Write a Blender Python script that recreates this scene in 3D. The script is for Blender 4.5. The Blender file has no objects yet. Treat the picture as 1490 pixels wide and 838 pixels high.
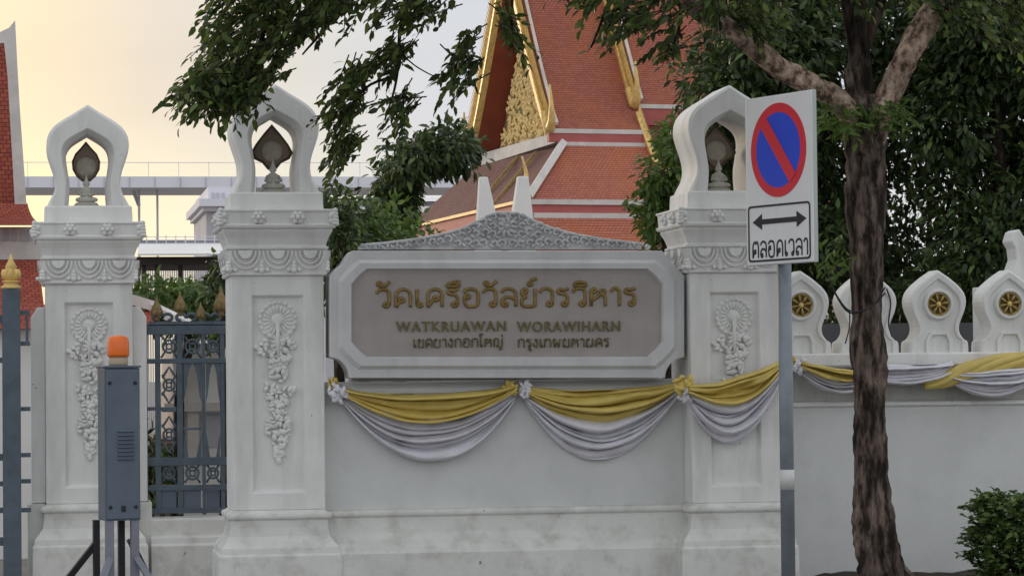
import bpy, bmesh, math, random
import numpy as np
from mathutils import Vector, Matrix, noise
R = math.radians
random.seed(7)
rng = np.random.default_rng(7)
SC = bpy.context.scene
COL = SC.collection

# ------------------------------------------------------------------ camera
CAM_LOC = Vector((0.0, -22.8, 1.70))
FPX, IW, IH = 4200.0, 1490.0, 838.0
YAW, PITCH, ROLL = R(-9.35), math.atan((545 - 419) / FPX), R(-0.6)
CAM_M = (Matrix.Rotation(YAW, 3, 'Z') @ Matrix.Rotation(math.pi / 2 + PITCH, 3, 'X') @ Matrix.Rotation(ROLL, 3, 'Z'))
cam = bpy.data.cameras.new('camera')
cam.sensor_width = 36.0
cam.lens = 36.0 * FPX / IW
cam.clip_start, cam.clip_end = 0.1, 3000
cam_o = bpy.data.objects.new('camera', cam)
cam_o.matrix_world = Matrix.Translation(CAM_LOC) @ CAM_M.to_4x4()
COL.objects.link(cam_o)
SC.camera = cam_o

# ------------------------------------------------------------------ sky and sun
SUN_EL, SUN_AZ = R(9), R(-20)           # azimuth measured from +Y, negative = to the left
sd = Vector((math.sin(SUN_AZ) * math.cos(SUN_EL), math.cos(SUN_AZ) * math.cos(SUN_EL), math.sin(SUN_EL)))
w = bpy.data.worlds.new('World')
SC.world = w
w.use_nodes = True
nt = w.node_tree
bg = nt.nodes['Background']
sky = nt.nodes.new('ShaderNodeTexSky')
sky.sky_type = 'NISHITA'
sky.sun_disc = False
sky.sun_elevation = SUN_EL
sky.sun_rotation = SUN_AZ
sky.air_density, sky.dust_density, sky.ozone_density = 1.0, 2.0, 1.0
# a high even cloud veil over the clear sky, warm round the low sun and cool grey away from it
wtc = nt.nodes.new('ShaderNodeTexCoord')
dt = nt.nodes.new('ShaderNodeVectorMath'); dt.operation = 'DOT_PRODUCT'
dt.inputs[1].default_value = sd
nt.links.new(wtc.outputs['Generated'], dt.inputs[0])
ac = nt.nodes.new('ShaderNodeMath'); ac.operation = 'ARCCOSINE'; nt.links.new(dt.outputs['Value'], ac.inputs[0])
rm = nt.nodes.new('ShaderNodeMapRange'); rm.inputs[1].default_value = 0.0; rm.inputs[2].default_value = R(60)
nt.links.new(ac.outputs[0], rm.inputs[0])
vr = nt.nodes.new('ShaderNodeValToRGB')
vr.color_ramp.elements[0].position = 0.22; vr.color_ramp.elements[0].color = (9.2, 7.0, 4.4, 1)
vr.color_ramp.elements[1].position = 1.0; vr.color_ramp.elements[1].color = (9.4, 9.6, 10.0, 1)
for ps_, cl_ in ((0.32, (8.4, 7.0, 5.0)), (0.37, (6.5, 6.0, 5.6)), (0.42, (6.05, 6.2, 6.4)), (0.46, (5.6, 6.1, 7.1)), (0.54, (5.8, 6.3, 7.5)), (0.75, (8.0, 8.2, 8.9))):
    e_ = vr.color_ramp.elements.new(ps_); e_.color = (*cl_, 1)
nt.links.new(rm.outputs[0], vr.inputs[0])
wm = nt.nodes.new('ShaderNodeMix'); wm.data_type = 'RGBA'; wm.inputs[0].default_value = 0.85
# brighter band low over the horizon towards the sun
sz_ = nt.nodes.new('ShaderNodeSeparateXYZ'); nt.links.new(wtc.outputs['Generated'], sz_.inputs[0])
hz = nt.nodes.new('ShaderNodeMapRange'); hz.interpolation_type = 'SMOOTHSTEP'
hz.inputs[1].default_value = 0.045; hz.inputs[2].default_value = 0.10; hz.inputs[3].default_value = 1; hz.inputs[4].default_value = 0
nt.links.new(sz_.outputs[2], hz.inputs[0])
hs = nt.nodes.new('ShaderNodeMapRange'); hs.inputs[1].default_value = 0.36; hs.inputs[2].default_value = 0.48; hs.inputs[3].default_value = 1; hs.inputs[4].default_value = 0.15
nt.links.new(rm.outputs[0], hs.inputs[0])
hm = nt.nodes.new('ShaderNodeMath'); hm.operation = 'MULTIPLY'; nt.links.new(hz.outputs[0], hm.inputs[0]); nt.links.new(hs.outputs[0], hm.inputs[1])
cn = nt.nodes.new('ShaderNodeTexNoise'); cn.inputs['Scale'].default_value = 9; cn.inputs['Detail'].default_value = 5
cmp_ = nt.nodes.new('ShaderNodeMapping'); cmp_.inputs['Scale'].default_value = (1, 1, 3.5)
nt.links.new(wtc.outputs['Generated'], cmp_.inputs[0]); nt.links.new(cmp_.outputs[0], cn.inputs['Vector'])
cr_ = nt.nodes.new('ShaderNodeMapRange'); cr_.inputs[1].default_value = 0.3; cr_.inputs[2].default_value = 0.7; cr_.inputs[3].default_value = 0.95; cr_.inputs[4].default_value = 1.05
nt.links.new(cn.outputs[0], cr_.inputs[0])
vs_ = nt.nodes.new('ShaderNodeVectorMath'); vs_.operation = 'SCALE'; nt.links.new(vr.outputs[0], vs_.inputs[0]); nt.links.new(cr_.outputs[0], vs_.inputs['Scale'])
ga = nt.nodes.new('ShaderNodeMix'); ga.data_type = 'RGBA'; ga.blend_type = 'ADD'; ga.clamp_result = False
ga.inputs[7].default_value = (2.0, 2.1, 0.3, 1)
nt.links.new(hm.outputs[0], ga.inputs[0]); nt.links.new(vs_.outputs[0], ga.inputs[6])
nt.links.new(sky.outputs[0], wm.inputs[6]); nt.links.new(ga.outputs[2], wm.inputs[7])
nt.links.new(wm.outputs[2], bg.inputs[0])
bg.inputs[1].default_value = 0.10
sl = bpy.data.lights.new('sun', 'SUN')
sl.energy = 0.8
sl.angle = R(12)
sl.color = (1.0, 0.80, 0.58)
so = bpy.data.objects.new('sun', sl)
so.rotation_euler = sd.to_track_quat('Z', 'Y').to_euler()
so.location = (-20, 20, 20)
COL.objects.link(so)
SC.view_settings.view_transform = 'Standard'
SC.view_settings.look = 'None'
SC.view_settings.gamma = 1
SC.view_settings.use_curve_mapping = False
SC.view_settings.exposure = 0.12

# ------------------------------------------------------------------ placing helpers
def ray(px, py):
    return CAM_M @ Vector(((px - IW / 2) / FPX, -(py - IH / 2) / FPX, -1.0))
def P(px, py, Y):
    d = ray(px, py)
    return CAM_LOC + d * ((Y - CAM_LOC.y) / d.y)
def PX(px, Y, py=545):
    return P(px, py, Y).x
def PZ(px, py, Y):
    return P(px, py, Y).z

# ------------------------------------------------------------------ object helpers
def tag(o, label=None, cat=None, group=None, kind=None):
    if label: o['label'] = label
    if cat: o['category'] = cat
    if group: o['group'] = group
    if kind: o['kind'] = kind
    return o
def thing(name, label, cat, loc=(0, 0, 0), rz=0.0, group=None):
    o = bpy.data.objects.new(name, None)
    o.empty_display_size = 0.2
    o.location = loc
    o.rotation_euler = (0, 0, rz)
    COL.objects.link(o)
    return tag(o, label, cat, group)
def copy_tree(o, parent=None):
    c = o.copy()
    COL.objects.link(c)
    c.parent = parent
    for ch in list(o.children):
        copy_tree(ch, c)
    return c

class MB:
    """collects shapes; build() links them as one mesh object"""
    def __init__(s):
        s.v, s.f, s.uv, s.sm = [], [], [], []
    def add(s, vs, fs, uvs=None, smooth=False):
        b = len(s.v)
        s.v += [tuple(v) for v in vs]
        for i, f in enumerate(fs):
            s.f.append([b + k for k in f])
            s.uv.append(uvs[i] if uvs else None)
            s.sm.append(smooth)
        return s
    def box(s, x0, x1, y0, y1, z0, z1):
        v = [(x, y, z) for z in (z0, z1) for y in (y0, y1) for x in (x0, x1)]
        return s.add(v, [(0, 2, 3, 1), (4, 5, 7, 6), (0, 1, 5, 4), (2, 6, 7, 3), (0, 4, 6, 2), (1, 3, 7, 5)])
    def quad(s, a, b, c, d, uv=None):
        return s.add([a, b, c, d], [(0, 1, 2, 3)], [uv] if uv else None)
    def prism(s, poly, y0, y1, smooth=False):
        """polygon in XZ, extruded along Y"""
        n = len(poly)
        v = [(x, y0, z) for x, z in poly] + [(x, y1, z) for x, z in poly]
        f = [list(range(n)), list(range(2 * n - 1, n - 1, -1))]
        f += [(i, i + n, (i + 1) % n + n, (i + 1) % n) for i in range(n)]
        return s.add(v, f)
    def ring(s, outer, inner, y0, y1, closed=True):
        n = len(outer)
        v = []
        for y in (y0, y1):
            v += [(x, y, z) for x, z in outer] + [(x, y, z) for x, z in inner]
        f = []
        for i in range(n if closed else n - 1):
            j = (i + 1) % n
            f += [(i, j, n + j, n + i), (2 * n + i, 3 * n + i, 3 * n + j, 2 * n + j),
                  (i, 2 * n + i, 2 * n + j, j), (n + i, n + j, 3 * n + j, 3 * n + i)]
        if not closed:
            f += [(0, n, 3 * n, 2 * n), (n - 1, 3 * n - 1, 4 * n - 1, 2 * n - 1)]
        return s.add(v, f)
    def stack(s, rings, cx=0, cy=0):
        """rectangular moulding stack: rings of (z, half width, half depth)"""
        v = []
        for z, a, b in rings:
            v += [(cx - a, cy - b, z), (cx + a, cy - b, z), (cx + a, cy + b, z), (cx - a, cy + b, z)]
        f = [(3, 2, 1, 0)]
        for k in range(len(rings) - 1):
            o = 4 * k
            f += [(o + i, o + (i + 1) % 4, o + 4 + (i + 1) % 4, o + 4 + i) for i in range(4)]
        o = 4 * (len(rings) - 1)
        f.append((o, o + 1, o + 2, o + 3))
        return s.add(v, f)
    def run(s, prof, x0, x1):
        """profile of (y, z) swept along X (closed polygon)"""
        n = len(prof)
        v = [(x0, y, z) for y, z in prof] + [(x1, y, z) for y, z in prof]
        f = [list(range(n)), list(range(2 * n - 1, n - 1, -1))]
        f += [(i, i + n, (i + 1) % n + n, (i + 1) % n) for i in range(n)]
        return s.add(v, f)
    def lathe(s, prof, c=(0, 0, 0), seg=16, sx=1, sy=1, smooth=True):
        v, f = [], []
        for r, z in prof:
            for k in range(seg):
                a = 2 * math.pi * k / seg
                v.append((c[0] + r * sx * math.cos(a), c[1] + r * sy * math.sin(a), c[2] + z))
        for i in range(len(prof) - 1):
            for k in range(seg):
                f.append((i * seg + k, i * seg + (k + 1) % seg, (i + 1) * seg + (k + 1) % seg, (i + 1) * seg + k))
        f.append(list(range(seg))[::-1])
        f.append([(len(prof) - 1) * seg + k for k in range(seg)])
        return s.add(v, f, smooth=smooth)
    def lathe_y(s, prof, c=(0, 0, 0), seg=24, smooth=False):
        """profile of (r, y): axis along Y, facing the street"""
        v, f = [], []
        for r, y in prof:
            for k in range(seg):
                a = 2 * math.pi * k / seg
                v.append((c[0] + r * math.cos(a), c[1] + y, c[2] + r * math.sin(a)))
        for i in range(len(prof) - 1):
            for k in range(seg):
                f.append((i * seg + k, i * seg + (k + 1) % seg, (i + 1) * seg + (k + 1) % seg, (i + 1) * seg + k))
        f.append(list(range(seg)))
        f.append([(len(prof) - 1) * seg + k for k in range(seg)][::-1])
        return s.add(v, f, smooth=smooth)
    def blob(s, c, r, d=None, seg=7):
        """squashed little ball, radii r=(rx,ry,rz)"""
        prof = [(math.sin(t), -math.cos(t)) for t in np.linspace(0.25, math.pi - 0.25, 5)]
        v, f = [], []
        rot = Matrix.Rotation(d or 0, 3, 'Y')
        for rr, z in prof:
            for k in range(seg):
                a = 2 * math.pi * k / seg
                p = rot @ Vector((rr * math.cos(a) * r[0], rr * math.sin(a) * r[1], z * r[2]))
                v.append((c[0] + p.x, c[1] + p.y, c[2] + p.z))
        for i in range(4):
            for k in range(seg):
                f.append((i * seg + k, i * seg + (k + 1) % seg, (i + 1) * seg + (k + 1) % seg, (i + 1) * seg + k))
        f.append(list(range(seg))[::-1]); f.append([4 * seg + k for k in range(seg)])
        return s.add(v, f, smooth=True)
    def tube(s, pts, rad, seg=8, rough=0.0, smooth=True, fr=6.0, twist=0.0):
        pts = [Vector(p) for p in pts]
        n = len(pts)
        if not hasattr(rad, '__len__'): rad = [rad] * n
        v, f = [], []
        t0 = (pts[1] - pts[0]).normalized()
        ref = Vector((0, 1, 0)) if abs(t0.y) < 0.9 else Vector((1, 0, 0))
        a = t0.cross(ref).normalized()
        for i in range(n):
            t = (pts[min(i + 1, n - 1)] - pts[max(i - 1, 0)]).normalized()
            a = (a - t * a.dot(t)).normalized()
            b = t.cross(a)
            for k in range(seg):
                q = 2 * math.pi * k / seg + twist * i
                dirv = a * math.cos(q) + b * math.sin(q)
                rr = rad[i]
                if rough:
                    sp = pts[i] + dirv * rr
                    rr *= 1 + rough * (noise.noise(Vector((sp.x * fr, sp.y * fr, sp.z * fr * 0.35)))
                                       + 0.5 * noise.noise(sp * fr * 2.3))
                v.append(pts[i] + dirv * rr)
        for i in range(n - 1):
            for k in range(seg):
                f.append((i * seg + k, i * seg + (k + 1) % seg, (i + 1) * seg + (k + 1) % seg, (i + 1) * seg + k))
        f.append(list(range(seg))[::-1]); f.append([(n - 1) * seg + k for k in range(seg)])
        return s.add(v, f, smooth=smooth)
    def bar(s, a, b, wd, dp=None):
        """rectangular bar between two points"""
        a, b = Vector(a), Vector(b)
        dp = dp or wd
        t = (b - a).normalized()
        r = Vector((0, 1, 0)) if abs(t.y) < 0.9 else Vector((1, 0, 0))
        x = t.cross(r).normalized() * wd / 2
        y = t.cross(x).normalized() * dp / 2
        v = [a - x - y, a + x - y, a + x + y, a - x + y, b - x - y, b + x - y, b + x + y, b - x + y]
        return s.add(v, [(3, 2, 1, 0), (4, 5, 6, 7), (0, 1, 5, 4), (1, 2, 6, 5), (2, 3, 7, 6), (3, 0, 4, 7)])
    def build(s, name, m, parent=None, bevel=0.0, world=False, label=None, recalc=True):
        me = bpy.data.meshes.new(name)
        vs = s.v
        if world and parent is not None:
            o = parent.location
            vs = [(x - o.x, y - o.y, z - o.z) for x, y, z in vs]
        me.from_pydata(vs, [], s.f)
        if any(u for u in s.uv):
            l = me.uv_layers.new(name='UVMap')
            for p, u in zip(me.polygons, s.uv):
                if u:
                    for li, q in zip(p.loop_indices, u):
                        l.data[li].uv = q
        me.polygons.foreach_set('use_smooth', s.sm)
        if recalc:
            b = bmesh.new(); b.from_mesh(me)
            bmesh.ops.recalc_face_normals(b, faces=b.faces)
            b.to_mesh(me); b.free()
        me.materials.append(m)
        ob = bpy.data.objects.new(name, me)
        COL.objects.link(ob)
        ob.parent = parent
        if bevel:
            bv = ob.modifiers.new('bevel', 'BEVEL')
            bv.width = bevel; bv.segments = 2; bv.limit_method = 'ANGLE'; bv.angle_limit = R(35)
        if label: ob['label'] = label
        return ob

def spline(pts, k=6):
    """Catmull-Rom through tuples of any length"""
    pts = [np.array(p, float) for p in pts]
    out = []
    q = [2 * pts[0] - pts[1]] + pts + [2 * pts[-1] - pts[-2]]
    for i in range(1, len(q) - 2):
        for j in range(k):
            t = j / k
            out.append(0.5 * (2 * q[i] + (q[i + 1] - q[i - 1]) * t + (2 * q[i - 1] - 5 * q[i] + 4 * q[i + 1] - q[i + 2]) * t * t
                              + (3 * q[i] - q[i - 1] - 3 * q[i + 1] + q[i + 2]) * t ** 3))
    out.append(pts[-1])
    return out

# ------------------------------------------------------------------ materials
MATS = {}
def nodes_of(name):
    m = bpy.data.materials.new(name)
    m.use_nodes = True
    return m, m.node_tree, m.node_tree.nodes['Principled BSDF']
def mat(name, c, rough=0.7, var=0.15, scale=6.0, bump=0.0, bscale=60.0, metal=0.0, dirt=None, dirt_amt=0.0,
        streak=False, spec=0.3, chips=None, coord='Object'):
    m, t, p = nodes_of(name)
    N, L = t.nodes.new, t.links.new
    tc = N('ShaderNodeTexCoord')
    n1 = N('ShaderNodeTexNoise'); n1.inputs['Scale'].default_value = scale; n1.inputs['Detail'].default_value = 6
    L(tc.outputs[coord], n1.inputs['Vector'])
    mr = N('ShaderNodeMapRange'); mr.inputs[1].default_value = 0.3; mr.inputs[2].default_value = 0.7
    mr.inputs[3].default_value = 1 - var; mr.inputs[4].default_value = 1 + var
    L(n1.outputs[0], mr.inputs[0])
    mx = N('ShaderNodeVectorMath'); mx.operation = 'SCALE'
    mx.inputs[0].default_value = c[:3]
    L(mr.outputs[0], mx.inputs['Scale'])
    out = mx.outputs[0]
    def over(out, fac, col):
        q = N('ShaderNodeMix'); q.data_type = 'RGBA'
        L(fac, q.inputs[0]); L(out, q.inputs[6]); q.inputs[7].default_value = (*col, 1)
        return q.outputs[2]
    if dirt:
        mp = N('ShaderNodeMapping')
        mp.inputs['Scale'].default_value = (1, 1, 0.18) if streak else (1, 1, 1)
        L(tc.outputs[coord], mp.inputs[0])
        n2 = N('ShaderNodeTexNoise'); n2.inputs['Scale'].default_value = 5.0; n2.inputs['Detail'].default_value = 9; n2.inputs['Roughness'].default_value = 0.65
        L(mp.outputs[0], n2.inputs['Vector'])
        r2 = N('ShaderNodeMapRange'); r2.inputs[1].default_value = 0.48; r2.inputs[2].default_value = 0.78; r2.inputs[4].default_value = dirt_amt
        L(n2.outputs[0], r2.inputs[0])
        out = over(out, r2.outputs[0], dirt)
    if chips:
        n3 = N('ShaderNodeTexNoise'); n3.inputs['Scale'].default_value = 12.0; n3.inputs['Detail'].default_value = 8; n3.inputs['Roughness'].default_value = 0.7
        L(tc.outputs[coord], n3.inputs['Vector'])
        r3 = N('ShaderNodeMapRange'); r3.inputs[1].default_value = 0.665; r3.inputs[2].default_value = 0.69
        L(n3.outputs[0], r3.inputs[0])
        out = over(out, r3.outputs[0], chips)
    L(out, p.inputs['Base Color'])
    p.inputs['Roughness'].default_value = rough
    p.inputs['Metallic'].default_value = metal
    p.inputs['Specular IOR Level'].default_value = spec
    if bump:
        nb = N('ShaderNodeTexNoise'); nb.inputs['Scale'].default_value = bscale; nb.inputs['Detail'].default_value = 5
        L(tc.outputs[coord], nb.inputs['Vector'])
        b = N('ShaderNodeBump'); b.inputs['Strength'].default_value = bump; b.inputs['Distance'].default_value = 0.01
        L(nb.outputs[0], b.inputs['Height']); L(b.outputs[0], p.inputs['Normal'])
    MATS[name] = m
    return m
def tile_mat(name, c1, c2, mortar, bw=0.066, rh=0.046, stain=None):
    m, t, p = nodes_of(name)
    N, L = t.nodes.new, t.links.new
    uv = N('ShaderNodeUVMap')
    br = N('ShaderNodeTexBrick')
    br.inputs['Scale'].default_value = 1.0
    br.inputs['Brick Width'].default_value = bw
    br.inputs['Row Height'].default_value = rh
    br.inputs['Mortar Size'].default_value = 0.005
    br.inputs['Mortar Smooth'].default_value = 0.6
    br.inputs['Color1'].default_value = (*c1, 1); br.inputs['Color2'].default_value = (*c2, 1); br.inputs['Mortar'].default_value = (*mortar, 1)
    L(uv.outputs[0], br.inputs['Vector'])
    n = N('ShaderNodeTexNoise'); n.inputs['Scale'].default_value = 1.3; n.inputs['Detail'].default_value = 7; n.inputs['Roughness'].default_value = 0.65
    L(uv.outputs[0], n.inputs['Vector'])
    mr = N('ShaderNodeMapRange'); mr.inputs[1].default_value = 0.42; mr.inputs[2].default_value = 0.75; mr.inputs[4].default_value = 0.65
    L(n.outputs[0], mr.inputs[0])
    q = N('ShaderNodeMix'); q.data_type = 'RGBA'
    L(mr.outputs[0], q.inputs[0]); L(br.outputs[0], q.inputs[6]); q.inputs[7].default_value = (*(stain or mortar), 1)
    L(q.outputs[2], p.inputs['Base Color'])
    p.inputs['Roughness'].default_value = 0.8
    p.inputs['Specular IOR Level'].default_value = 0.2
    sep = N('ShaderNodeSeparateXYZ'); L(uv.outputs[0], sep.inputs[0])
    dv = N('ShaderNodeMath'); dv.operation = 'DIVIDE'; dv.inputs[1].default_value = rh; L(sep.outputs[1], dv.inputs[0])
    fr = N('ShaderNodeMath'); fr.operation = 'FRACT'; L(dv.outputs[0], fr.inputs[0])
    ad = N('ShaderNodeMath'); ad.operation = 'SUBTRACT'; L(fr.outputs[0], ad.inputs[0]); L(br.outputs[1], ad.inputs[1])
    b = N('ShaderNodeBump'); b.inputs['Strength'].default_value = 0.9; b.inputs['Distance'].default_value = 0.02
    L(ad.outputs[0], b.inputs['Height']); L(b.outputs[0], p.inputs['Normal'])
    MATS[name] = m
    return m
def leaf_mat(name, c1, c2, trans=0.25, rough=0.45):
    m, t, p = nodes_of(name)
    N, L = t.nodes.new, t.links.new
    g = N('ShaderNodeNewGeometry')
    cr = N('ShaderNodeValToRGB')
    cr.color_ramp.elements[0].color = (*c1, 1); cr.color_ramp.elements[1].color = (*c2, 1)
    e = cr.color_ramp.elements.new(0.75); e.color = tuple(0.55 * a + 0.45 * b for a, b in zip(c1, c2)) + (1,)
    L(g.outputs['Random Per Island'], cr.inputs[0])
    L(cr.outputs[0], p.inputs['Base Color'])
    p.inputs['Roughness'].default_value = rough
    p.inputs['Specular IOR Level'].default_value = 0.35
    tr = N('ShaderNodeBsdfTranslucent')
    hs = N('ShaderNodeHueSaturation'); hs.inputs['Value'].default_value = 1.6; hs.inputs['Hue'].default_value = 0.485
    L(cr.outputs[0], hs.inputs['Color']); L(hs.outputs[0], tr.inputs[0])
    ms = N('ShaderNodeMixShader'); ms.inputs[0].default_value = trans
    L(p.outputs[0], ms.inputs[1]); L(tr.outputs[0], ms.inputs[2])
    L(ms.outputs[0], t.nodes['Material Output'].inputs['Surface'])
    MATS[name] = m
    return m
def bark_mat(name, dark, mid, light, zs=0.26):
    m, t, p = nodes_of(name)
    N, L = t.nodes.new, t.links.new
    tc = N('ShaderNodeTexCoord')
    mp = N('ShaderNodeMapping'); mp.inputs['Scale'].default_value = (1, 1, zs)
    L(tc.outputs['Object'], mp.inputs[0])
    n = N('ShaderNodeTexNoise'); n.inputs['Scale'].default_value = 17; n.inputs['Detail'].default_value = 9; n.inputs['Roughness'].default_value = 0.62
    L(mp.outputs[0], n.inputs['Vector'])
    cr = N('ShaderNodeValToRGB')
    cr.color_ramp.elements[0].position = 0.41; cr.color_ramp.elements[0].color = (*dark, 1)
    cr.color_ramp.elements[1].position = 0.66; cr.color_ramp.elements[1].color = (*light, 1)
    e = cr.color_ramp.elements.new(0.5); e.color = (*mid, 1)
    L(n.outputs[0], cr.inputs[0])
    n2 = N('ShaderNodeTexNoise'); n2.inputs['Scale'].default_value = 3.0; n2.inputs['Detail'].default_value = 4
    L(tc.outputs['Object'], n2.inputs['Vector'])
    mr = N('ShaderNodeMapRange'); mr.inputs[1].default_value = 0.35; mr.inputs[2].default_value = 0.65; mr.inputs[3].default_value = 0.6; mr.inputs[4].default_value = 1.25
    L(n2.outputs[0], mr.inputs[0])
    sc = N('ShaderNodeVectorMath'); sc.operation = 'SCALE'
    L(cr.outputs[0], sc.inputs[0]); L(mr.outputs[0], sc.inputs['Scale'])
    L(sc.outputs[0], p.inputs['Base Color'])
    p.inputs['Roughness'].default_value = 0.9
    p.inputs['Specular IOR Level'].default_value = 0.15
    b = N('ShaderNodeBump'); b.inputs['Strength'].default_value = 1.0; b.inputs['Distance'].default_value = 0.035
    L(n.outputs[0], b.inputs['Height']); L(b.outputs[0], p.inputs['Normal'])
    MATS[name] = m
    return m

STONE = mat('painted_stone', (0.755, 0.755, 0.735), 0.75, 0.06, 3, 0.25, 90, dirt=(0.40, 0.40, 0.36), dirt_amt=0.5, streak=True, chips=(0.22, 0.21, 0.19))
WALLP = mat('painted_wall', (0.64, 0.65, 0.64), 0.8, 0.05, 2, 0.2, 70, dirt=(0.48, 0.49, 0.46), dirt_amt=0.35)
BASEP = mat('painted_base', (0.68, 0.68, 0.65), 0.8, 0.08, 3, 0.3, 60, dirt=(0.30, 0.29, 0.25), dirt_amt=0.65, chips=(0.14, 0.13, 0.12))
GRIME_SHADE = mat('grimy_shaded_paint', (0.46, 0.46, 0.43), 0.85, 0.1, 4, 0.3, 60, dirt=(0.20, 0.20, 0.18), dirt_amt=0.7, streak=True)  # grime plus the shade under the cap, both put into the colour
SIGNF = mat('sign_frame_paint', (0.60, 0.60, 0.605), 0.75, 0.06, 4, 0.2, 90, dirt=(0.36, 0.35, 0.34), dirt_amt=0.35, streak=True)
SIGNP = mat('sign_panel_paint', (0.385, 0.35, 0.333), 0.8, 0.07, 5, 0.3, 120, dirt=(0.30, 0.28, 0.27), dirt_amt=0.3, streak=True)
CARVE = mat('carved_cement', (0.60, 0.61, 0.615), 0.85, 0.15, 12, 0.4, 80, dirt=(0.20, 0.20, 0.19), dirt_amt=0.5)
FIGURE = mat('figure_plaster', (0.58, 0.57, 0.51), 0.8, 0.15, 20, 0.3, 80, dirt=(0.15, 0.14, 0.11), dirt_amt=0.6)
FAN = mat('fan_brown', (0.27, 0.21, 0.16), 0.7, 0.2, 12, 0.3, 80)
FANPALE = mat('fan_pale', (0.46, 0.42, 0.35), 0.7, 0.2, 14)
FANDARK = mat('fan_edge', (0.10, 0.075, 0.055), 0.7, 0.2, 12)
GOLDL = mat('gold_lettering', (0.25, 0.17, 0.06), 0.45, 0.2, 20, 0.2, 120, metal=0.35)
BRONZEL = mat('bronze_lettering', (0.17, 0.135, 0.06), 0.5, 0.2, 20, metal=0.3)
GOLD = mat('gilding', (0.74, 0.52, 0.19), 0.45, 0.2, 14, 0.3, 60, metal=0.15)
FINIAL = mat('tarnished_gilding', (0.24, 0.17, 0.075), 0.55, 0.3, 25, 0.3, 60, metal=0.2, dirt=(0.07, 0.05, 0.03), dirt_amt=0.6)
GOLDPALE = mat('pale_gilding', (0.90, 0.68, 0.31), 0.5, 0.2, 14, metal=0.05)
GOLDDULL = mat('dull_gilding', (0.40, 0.29, 0.10), 0.45, 0.3, 20, 0.3, 60, metal=0.4)
WHEELBACK = mat('wheel_recess', (0.10, 0.065, 0.02), 0.6, 0.3, 30)
IRON = mat('slate_blue_iron', (0.095, 0.125, 0.155), 0.5, 0.15, 8, 0.15, 60, dirt=(0.06, 0.06, 0.06), dirt_amt=0.5)
CABINET = mat('slate_cabinet_paint', (0.105, 0.135, 0.175), 0.42, 0.08, 6, 0.05, 60, dirt=(0.2, 0.2, 0.21), dirt_amt=0.25, streak=True)
LEGGREY = mat('grey_steel', (0.20, 0.21, 0.25), 0.5, 0.1, 8)
LEGBLACK = mat('black_steel', (0.025, 0.025, 0.03), 0.5, 0.1, 8)
ORANGE = mat('orange_lens', (0.85, 0.16, 0.015), 0.25, 0.06, 20, spec=0.5)
CREAM = mat('beacon_base_plastic', (0.45, 0.36, 0.26), 0.5, 0.05, 8)
POLE = mat('galvanised_pole', (0.20, 0.225, 0.25), 0.45, 0.12, 10, 0.1, 40, metal=0.3, dirt=(0.11, 0.11, 0.11), dirt_amt=0.5, streak=True)
WHITE = mat('white_sign_face', (0.74, 0.74, 0.74), 0.4, 0.03, 4, dirt=(0.5, 0.5, 0.48), dirt_amt=0.25, streak=True)
BAND = mat('reflective_tape', (0.55, 0.55, 0.53), 0.4, 0.08, 8)
SGREY = mat('sign_edge', (0.45, 0.50, 0.47), 0.5, 0.05, 4)
RED = mat('sign_red', (0.62, 0.022, 0.04), 0.4, 0.05, 6)
BLUE = mat('sign_blue', (0.014, 0.06, 0.58), 0.4, 0.06, 6)
BLACK = mat('sign_black', (0.02, 0.02, 0.025), 0.5, 0.05, 6)
YCLOTH = mat('yellow_satin', (0.61, 0.465, 0.12), 0.36, 0.12, 5, 0.15, 200, spec=0.5)
WCLOTH = mat('silver_satin', (0.68, 0.67, 0.72), 0.34, 0.10, 5, 0.15, 200, spec=0.55)
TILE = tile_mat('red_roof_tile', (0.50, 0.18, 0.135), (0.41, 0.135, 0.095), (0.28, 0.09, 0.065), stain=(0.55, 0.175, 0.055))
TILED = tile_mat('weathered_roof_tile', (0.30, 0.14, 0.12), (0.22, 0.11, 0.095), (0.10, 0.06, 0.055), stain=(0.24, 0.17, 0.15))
TILEL = tile_mat('small_hall_roof_tile', (0.36, 0.085, 0.055), (0.27, 0.06, 0.04), (0.13, 0.035, 0.03), bw=0.075, rh=0.065, stain=(0.36, 0.11, 0.06))
ROOFW = mat('white_roof_trim', (0.66, 0.63, 0.60), 0.7, 0.1, 3, dirt=(0.40, 0.36, 0.33), dirt_amt=0.5)
SOFFIT = mat('dark_red_boards', (0.27, 0.065, 0.035), 0.55, 0.15, 4)
FASCIA = mat('rose_red_fascia', (0.44, 0.12, 0.11), 0.6, 0.08, 4)
TEMPLEW = mat('white_limewash', (0.82, 0.81, 0.79), 0.8, 0.05, 2)
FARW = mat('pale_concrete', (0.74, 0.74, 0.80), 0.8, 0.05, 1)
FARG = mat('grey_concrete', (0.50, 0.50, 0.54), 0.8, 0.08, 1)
DARKIN = mat('dark_timber_and_shade', (0.05, 0.04, 0.035), 0.8, 0.1, 4)
PINK = mat('pink_render', (0.45, 0.27, 0.26), 0.8, 0.1, 3)
LEAF_F = leaf_mat('street_tree_leaf', (0.018, 0.038, 0.012), (0.15, 0.215, 0.05), 0.34)
LEAF_M = leaf_mat('dense_tree_leaf', (0.016, 0.033, 0.013), (0.12, 0.18, 0.05), 0.25)
LEAF_B = leaf_mat('bright_leaf', (0.05, 0.10, 0.02), (0.12, 0.19, 0.035), 0.3)
LEAF_S = leaf_mat('shrub_leaf', (0.04, 0.085, 0.022), (0.16, 0.25, 0.05), 0.3)
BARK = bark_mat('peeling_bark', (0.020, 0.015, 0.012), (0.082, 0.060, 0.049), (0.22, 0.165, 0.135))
BARKD = bark_mat('dark_bark', (0.015, 0.011, 0.009), (0.045, 0.034, 0.027), (0.12, 0.09, 0.07))
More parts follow.
